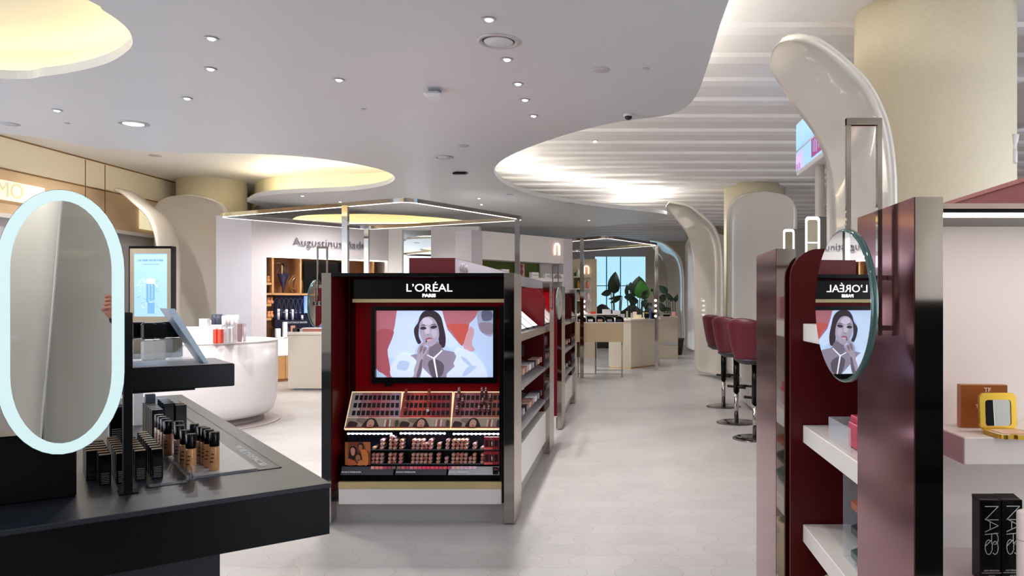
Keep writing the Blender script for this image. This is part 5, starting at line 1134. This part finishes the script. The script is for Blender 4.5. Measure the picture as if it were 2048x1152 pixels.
for x_px, Y_, l in ((1311, 15.2, 'right side of the far counter'), (1168, 15.0, 'left side of the far counter')):
    n_ = 4
    t = thing('bulb_strip', 'vertical strip of small round bulbs on the %s' % l, 'lights', (P(x_px, 0, Y_).x, Y_, 1.065 if x_px > 1200 else tz+.0))
    obj('stand', MB().box(-.01, .01, 0, .01, 0, .42, CHROME), t, False)
    for k in range(n_): obj('bulb', MB().lathe([(.006, -.026), (.026, -.010), (.026, .010), (.006, .026)], BULB, (0, -.02, .08+.105*k), 12), t, False)
p = P(1347, 0, 19.1); carton('display_box', 'small pink box on the grey-beige far cabinet', 'box', p.x, 19.15, P(0, 633, 19).z, .10, .08, .12, mat('pinkbox', '#e8a8a6', .4), 'things on the far cabinet')
p = P(1333, 0, 19.1); carton('display_box', 'black and white box left of the pink one on the far cabinet', 'box', p.x, 19.15, P(0, 633, 19).z, .16, .08, .09, BLACK, 'things on the far cabinet', band=WH)
# ---------------------------------------------------------------- plants before the window
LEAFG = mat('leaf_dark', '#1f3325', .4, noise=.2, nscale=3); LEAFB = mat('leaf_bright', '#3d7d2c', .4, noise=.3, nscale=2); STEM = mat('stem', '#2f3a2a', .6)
def bleaf(m, base, tip, wd, mt, tilt_=.3, fold=.15):
    b = Vector(base); t_ = Vector(tip); d = t_-b; side = d.cross(Vector((0, 1, 0))).normalized(); side = (side+Vector((0, tilt_, 0))).normalized(); rows = []
    nrm = d.cross(side).normalized()
    for i in range(9):
        s = i/8; w_ = wd*sin(pi*min(1, .06+s*.94)**.8)**.8 if 0 < i < 8 else .002
        c_ = b+d*s+nrm*(.10*d.length*sin(pi*s))
        rows.append([tuple(c_+side*w_*k+nrm*abs(k)*w_*fold) for k in (-1, -.5, 0, .5, 1)])
    m.grid(rows, mt)
    m.grid([[tuple(Vector(p)-nrm*.004) for p in r[::-1]] for r in rows], mt)
def plant(label, root, specs, Yp_, zroot):
    t = thing('potted_plant', label, 'plant', (P(root, 0, Yp_).x, Yp_, 0))
    x0 = P(root, 0, Yp_).x
    obj('pot', MB().lathe([(.16, 0), (.22, .4), (.24, .45), (.2, .45), (.19, .40)], mat('dark_pot', '#24282a', .5), (x0, Yp_, 0), 20), t)
    for (bx, by, tx, ty, wd, br) in specs:
        m = MB(); pb = P(bx, by, Yp_); pt = P(tx, ty, Yp_-.1+.2*random.random()); bleaf(m, pb, pt, wd, LEAFB if br else LEAFG, .25)
        lf = obj('leaf', m, t)
        st = MB(); mid = Vector(((x0+pb.x)/2+(pb.x-x0)*.25, Yp_, (.42+pb.z)/2)); st.tube([(x0, Yp_, .40), tuple(mid), tuple(pb)], .014, STEM, 6); obj('stem', st, lf)
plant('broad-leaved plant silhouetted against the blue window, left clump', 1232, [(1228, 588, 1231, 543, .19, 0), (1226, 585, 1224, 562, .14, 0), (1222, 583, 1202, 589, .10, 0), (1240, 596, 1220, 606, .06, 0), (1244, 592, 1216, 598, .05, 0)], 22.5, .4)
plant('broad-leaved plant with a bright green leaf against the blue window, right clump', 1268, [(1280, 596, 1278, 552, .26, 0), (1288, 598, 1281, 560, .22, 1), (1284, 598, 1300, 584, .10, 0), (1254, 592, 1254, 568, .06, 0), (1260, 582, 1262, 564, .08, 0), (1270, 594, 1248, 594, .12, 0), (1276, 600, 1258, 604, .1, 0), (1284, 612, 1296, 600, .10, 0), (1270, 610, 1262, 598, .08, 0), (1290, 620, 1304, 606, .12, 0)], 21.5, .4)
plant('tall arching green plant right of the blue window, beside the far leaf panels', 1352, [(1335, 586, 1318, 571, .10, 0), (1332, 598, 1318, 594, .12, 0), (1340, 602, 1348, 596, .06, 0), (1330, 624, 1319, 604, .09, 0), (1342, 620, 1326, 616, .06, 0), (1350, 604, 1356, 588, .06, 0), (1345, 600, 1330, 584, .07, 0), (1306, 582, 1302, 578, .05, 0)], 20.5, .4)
t = thing('planter_hedge', 'long low dark green hedge planter in front of the blue window', 'planter', (P(1245, 0, 23.5).x, 23.5, 0))
a, b = P(1188, 0, 23.5).x, P(1306, 0, 23.5).x
obj('trough', MB().box(a, b, 23.5, 24.1, 0, .8, mat('trough_dark', '#2a2e30', .6), .02), t)
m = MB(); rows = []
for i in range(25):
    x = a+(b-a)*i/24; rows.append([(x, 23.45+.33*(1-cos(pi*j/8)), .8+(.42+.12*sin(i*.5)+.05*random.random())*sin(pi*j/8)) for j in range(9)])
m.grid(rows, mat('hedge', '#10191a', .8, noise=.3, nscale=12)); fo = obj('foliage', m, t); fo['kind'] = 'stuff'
# ---------------------------------------------------------------- stools
BURG = mat('burgundy_leather', '#561323', .42, noise=.08, nscale=20); BURG2 = mat('burgundy_seat', '#74202f', .45)
def stool(x, y, rz, label):
    t = thing('bar_stool', label, 'stool', (x, y, 0), rz, 'bar stools at the makeup counter')
    SZ = .86
    # tub shell: opening towards local +x
    rows_o = []; rows_i = []
    NA = 33; A0 = radians(62)
    def shell(th, rr_, inset):
        a = A0+(2*pi-2*A0)*th
        hgt = .10+.28*(sin(pi*th)**.75)
        return a, hgt
    m = MB()
    prof = [0, .12, .3, .5, .7, .85, 1.0]
    def pt(th, s, d):
        a, hgt = shell(th, 0, 0); z = SZ-.03+(hgt+.03)*s; r = .20+.075*(s**.7)-d
        return (r*cos(a)*1.02, r*sin(a)*1.08, z)
    out = [[pt(k/(NA-1), s, 0) for s in prof] for k in range(NA)]; inn = [[pt(k/(NA-1), s, .028) for s in prof] for k in range(NA)]
    ring_rows = [o+[((o[-1][0]+i[-1][0])/2, (o[-1][1]+i[-1][1])/2, o[-1][2]+.012)]+i[::-1] for o, i in zip(out, inn)]
    m.grid(ring_rows, BURG, closed=False)
    m.add(ring_rows[0], [list(range(len(ring_rows[0])))], BURG); m.add(ring_rows[-1], [list(range(len(ring_rows[0])-1, -1, -1))], BURG)
    obj('backrest', m, t, False)
    obj('seat', MB().lathe([(.19, SZ-.03), (.215, SZ-.01), (.21, SZ+.03), (.15, SZ+.05), (.01, SZ+.05)], BURG2, (.01, 0, 0), 36), t, False)
    obj('seat_pan', MB().lathe([(.05, SZ-.09), (.15, SZ-.085), (.215, SZ-.045), (.22, SZ-.03)], mat('charcoal_pan', '#2a2a31', .4), (0, 0, 0), 36), t, False)
    obj('post', MB().cyl(.036, .36, SZ-.08, BLACK, (0, 0, 0), 20), t, False)
    obj('piston', MB().cyl(.027, .01, .36, CHROME, (0, 0, 0), 20), t, False)
    obj('foot_rest', MB().tube([(0, -.13, .42), (.0, .13, .42)], .016, BLACK).tube([(0, 0, .42), (.17, 0, .42)], .014, BLACK).tube([(.17, -.13, .42), (.17, .13, .42)], .014, BLACK), t, False)
    obj('base_plate', MB().lathe([(.235, 0), (.235, .006), (.22, .012), (.04, .016)], mat('smoked_steel', '#5b5358', .12, .9), (0, 0, 0), 48), t, False)
    obj('height_lever', MB().tube([(.0, -.03, SZ-.11), (.02, -.16, SZ-.12)], .006, BLACK), t, False)
    return t
s1 = stool(1.35, 7.78, radians(48), 'burgundy tub bar stool nearest the viewer, partly behind the plum post')
dup(s1, (1.31, 8.82, 0), radians(42), 'burgundy tub bar stool in the middle of the three'); dup(s1, (1.34, 10.2, 0), radians(36), 'burgundy tub bar stool furthest down the aisle')
t = thing('makeup_counter', 'grey-white makeup counter behind the burgundy stools', 'counter', (1.95, 7.0, 0))
obj('body', MB().box(1.66, 2.2, 6.95, 10.7, .03, .95, mat('makeup_counter_grey', '#b5aeab', .4)), t); obj('top', MB().box(1.62, 2.25, 6.9, 10.75, .95, .98, SHELFW), t); obj('plinth', MB().box(1.70, 2.15, 7, 10.65, 0, .03, BLACK), t)
t = thing('makeup_counter', 'small rounded cream pedestal beyond the stools', 'pedestal', (P(1440, 0, 14.4).x, 14.4, 0)); obj('body', MB().lathe([(.14, 0.1), (.17, .14), (.17, .80), (.15, .82)], GLOSSY, (0, 0, 0), 30), t, False); obj('foot', MB().cyl(.1, 0, .1, WHITE), t, False)
# vanity mirrors with lit rims
for px0, px1, py0, Y_, l in ((1610, 1640, 433, 7.3, 'larger and nearer of the two'), (1566, 1589, 458, 8.9, 'smaller and further of the two')):
    a, b = P(px0, 0, Y_).x, P(px1, 0, Y_).x; z1 = P(0, py0, Y_).z
    t = thing('vanity_mirror', 'square lit-rimmed vanity mirror over the plum post, '+l, 'mirror', ((a+b)/2+.02, Y_, .98))
    q = rr(a, b, 1.5, z1, .035, Y_); d_ = (.13, .02, 0)
    obj('case', MB().prism(q, d_, mat('case_grey', '#7c7673', .3, .3)), t)
    m = MB(); o_ = [(x, Y_-.003, z) for x, _, z in rr(a+.002, b-.002, 1.502, z1-.002, .034, 0)]; i_ = [(x, Y_-.003, z) for x, _, z in rr(a+.022, b-.022, 1.522, z1-.03, .02, 0)]
    n_ = len(o_); m.add(o_+i_, [((k+1) % n_, k, n_+k, n_+(k+1) % n_) for k in range(n_)], LEDW); obj('light_rim', m, t)
    obj('glass', MB().poly([(x, Y_-.002, z) for x, _, z in i_], MIRROR), t)
    obj('stand', MB().box((a+b)/2, (a+b)/2+.04, Y_+.0, Y_+.03, .98, 1.5, STEEL), t)
    obj('cross_bar', MB().box(a+.02, b-.02, Y_-.005, Y_-.002, z1-.26, z1-.25, LEDW), t)
# twin screens on poles
t = thing('hanging_screen_sign', 'white two-tier video sign on twin poles left of the nearest column', 'screen sign', (1.98, 7.7, .98))
X0 = 1.92; yA, yB = 8.4, 7.0
def zt_(py): return P(0, py, 8.4).z
obj('cabinet', MB().box(X0, X0+.18, yB, yA, zt_(352), zt_(248), WHITE, .01), t)
SB = mat('sky_screen', '#9cc8f0', .4, emit=.45, ecol='#8fc0ee'); SPk = mat('magenta_screen', '#8a2a6c', .4, emit=.3, ecol='#a83a84'); SLt = mat('lilac_screen', '#c9b8e8', .4, emit=.45, ecol='#c4b2ea')
obj('upper_screen', MB().box(X0-.006, X0, yB+.01, yA-.01, zt_(302), zt_(252), SB), t)
m = MB().box(X0-.006, X0, yB+.01, yA-.01, zt_(344), zt_(307), SB).box(X0-.008, X0-.006, yA-.34, yA-.01, zt_(344), zt_(312), SLt).box(X0-.008, X0-.006, yB+.01, yA-.70, zt_(340), zt_(307), SPk)
for k in range(9): yy = yB+.05+k*.07; m.box(X0-.0095, X0-.008, yy, yy+.016, zt_(336-2*(k % 3)), zt_(310), SLt if k % 2 else SB)
for k in range(4): m.box(X0-.0095, X0-.008, yA-.06-.05*k, yA-.045-.05*k, zt_(344), zt_(330+3*(k % 2)), SPk)
obj('lower_screen', m, t)
for px, Y_ in ((1622, 7.74), (1645, 7.29)):
    p = P(px, 0, Y_); obj('pole', MB().cyl(.05, .98, zt_(350), mat('pole_white', '#cfc6bf', .25), (X0+.09+(.0), Y_, 0), 20), t)
# ---------------------------------------------------------------- person holding the phone (seen only in the mirrors)
t = thing('person', 'person in black clothing holding up a phone, seen only as a hand in the mirrors', 'person', (.68, -.22, 0))
def skin(name, chains, mt, parent, sub=2):
    vs = []; es = []; rs = []
    for ch in chains:
        prev = ch[0] if isinstance(ch[0], int) else None
        for it in ch:
            if isinstance(it, int): prev = it; continue
            p, r = it; vs.append(p); rs.append(r); i = len(vs)-1
            if prev is not None: es.append((prev, i))
            prev = i
    me = bpy.data.meshes.new(name); me.from_pydata(vs, es, []); o = bpy.data.objects.new(name, me); COL.objects.link(o)
    md = o.modifiers.new('s', 'SKIN'); md.use_smooth_shade = True
    for i, r in enumerate(rs): v = me.skin_vertices[0].data[i]; v.radius = r if isinstance(r, tuple) else (r, r)
    me.skin_vertices[0].data[0].use_root = True
    s = o.modifiers.new('u', 'SUBSURF'); s.levels = sub; s.render_levels = sub
    me2 = bpy.data.meshes.new_from_object(o.evaluated_get(bpy.context.evaluated_depsgraph_get())); bpy.data.objects.remove(o)
    me2.materials.clear(); me2.materials.append(mt)
    for p in me2.polygons: p.use_smooth = True
    q = bpy.data.objects.new(name, me2); COL.objects.link(q); q.parent = parent; return q
CLO = mat('black_clothing', '#121214', .8); SKN = mat('skin', '#c98a76', .5); HAIR = mat('dark_hair', '#1c1412', .6)
body = [[((0, 0, .98), .14), ((0, 0, 1.15), .13), ((0, 0, 1.33), (.19, .12)), ((0, 0, 1.44), (.15, .09)), ((0, 0, 1.52), .05)],
        [3, ((-.19, .02, 1.42), .058), ((-.45, .06, 1.27), .045), ((-.68, .17, 1.33), .034)], [3, ((.19, .02, 1.42), .058), ((.22, .22, 1.20), .045), ((-.10, .30, 1.22), .036)],
        [0, ((-.10, 0, .88), .10), ((-.11, .02, .48), .065), ((-.11, -.01, .08), .045), ((-.11, .12, .04), .04)], [0, ((.10, 0, .88), .10), ((.11, .02, .48), .065), ((.11, -.01, .08), .045), ((.11, .12, .04), .04)]]
skin('clothed_body', body, CLO, t)
m = MB(); m.lathe([(.03, 1.50), (.055, 1.53), (.073, 1.58), (.08, 1.64), (.078, 1.70), (.055, 1.75), (.01, 1.765)], SKN, (0, .01, 0), 28)
m.lathe([(.004, -.0), (.014, .02), (.009, .045)], SKN, (0, .088, 1.61), 10)
obj('head', m, t, False)
m = MB(); 
for s in (-1, 1): m.lathe([(.002, -.009), (.011, 0), (.002, .009)], mat('eye_dark', '#2a1c18', .3), (s*.03, .082, 1.66), 10)
m.box(-.022, .022, .078, .088, 1.585, 1.593, mat('lips', '#a35a55', .5)); obj('face_features', m, t, False)
obj('hair', MB().lathe([(.082, 1.55), (.088, 1.62), (.09, 1.70), (.065, 1.765), (.01, 1.78)], HAIR, (0, -.018, 0), 28), t, False)
# hand gripping the phone's left edge: palm plus five bent digits
hx, hy, hz = -.345, .275, 1.40-.02
hand = [[((-.60, .17, 1.33), .026), ((-.624, .20, 1.355), (.034, .016)), ((-.645, .212, 1.385), (.038, .014))]]
for k in range(4):
    z = 1.372+.019*k
    hand.append([2, ((-.652, .210, z), .0095), ((-.672+.003*k, .216, z+.008), .0088), ((-.662, .226, z+.010), .008), ((-.640, .228, z+.008), .007)])
hand.append([1, ((-.622, .202, 1.392), .011), ((-.626, .200, 1.42), .0095), ((-.622, .202, 1.445), .008)])
lh = skin('left_hand', hand, SKN, t); lh.location.x = -.08
hand2 = [[((-.10, .30, 1.22), .026), ((-.18, .30, 1.225), (.034, .016)), ((-.24, .30, 1.23), (.036, .014))]]
for k in range(4): hand2.append([2, ((-.27, .30, 1.205+.016*k), .0095), ((-.30, .305, 1.20+.018*k), .0088), ((-.318, .322, 1.20+.018*k), .008)])
hand2.append([1, ((-.20, .29, 1.262), .011), ((-.22, .29, 1.285), .0095), ((-.245, .295, 1.295), .008)])
skin('right_hand', hand2, SKN, t)
t = thing('phone', 'dark phone held up at the viewpoint, seen only in the mirrors', 'phone', (-.0, -.02, CZ))
obj('case', MB().box(-.035, .125, -.010, -.002, -.055, .022, BLACK, .004), t, False)
obj('lens', MB().lathe([(.006, 0), (.006, .0015)], DARK, (0.004, -.0025, 0), 12, 'y'), t, False)
# keep the figure's children in thing space (skin meshes were given around the thing)

# added black blocks behind the viewpoint that darken the post and mirror reflections
for (x0, x1, y0, y1, h, l) in ((1.32, 2.5, -1.6, -1.1, 1.42, 'black display tower behind the viewpoint, reflected in the right post'), (.3, 2.7, -4.0, -3.6, 3.1, 'added tall black backing behind the viewpoint, darkening the gap in the oval mirror'), (-3.1, -1.35, -1.9, -1.3, 1.62, 'black display tower behind the viewpoint, reflected in the left posts')):
    t = thing('dark_reflection_block', l, 'display stand', ((x0+x1)/2, y0, 0))
    obj('body', MB().box(x0, x1, y0, y1, 0, h, BLACK, .01), t)
    for k in range(3): obj('shelf', MB().box(x0+.05, x1-.05, y1, y1+.18, .5+.35*k, .53+.35*k, BLACK), t)
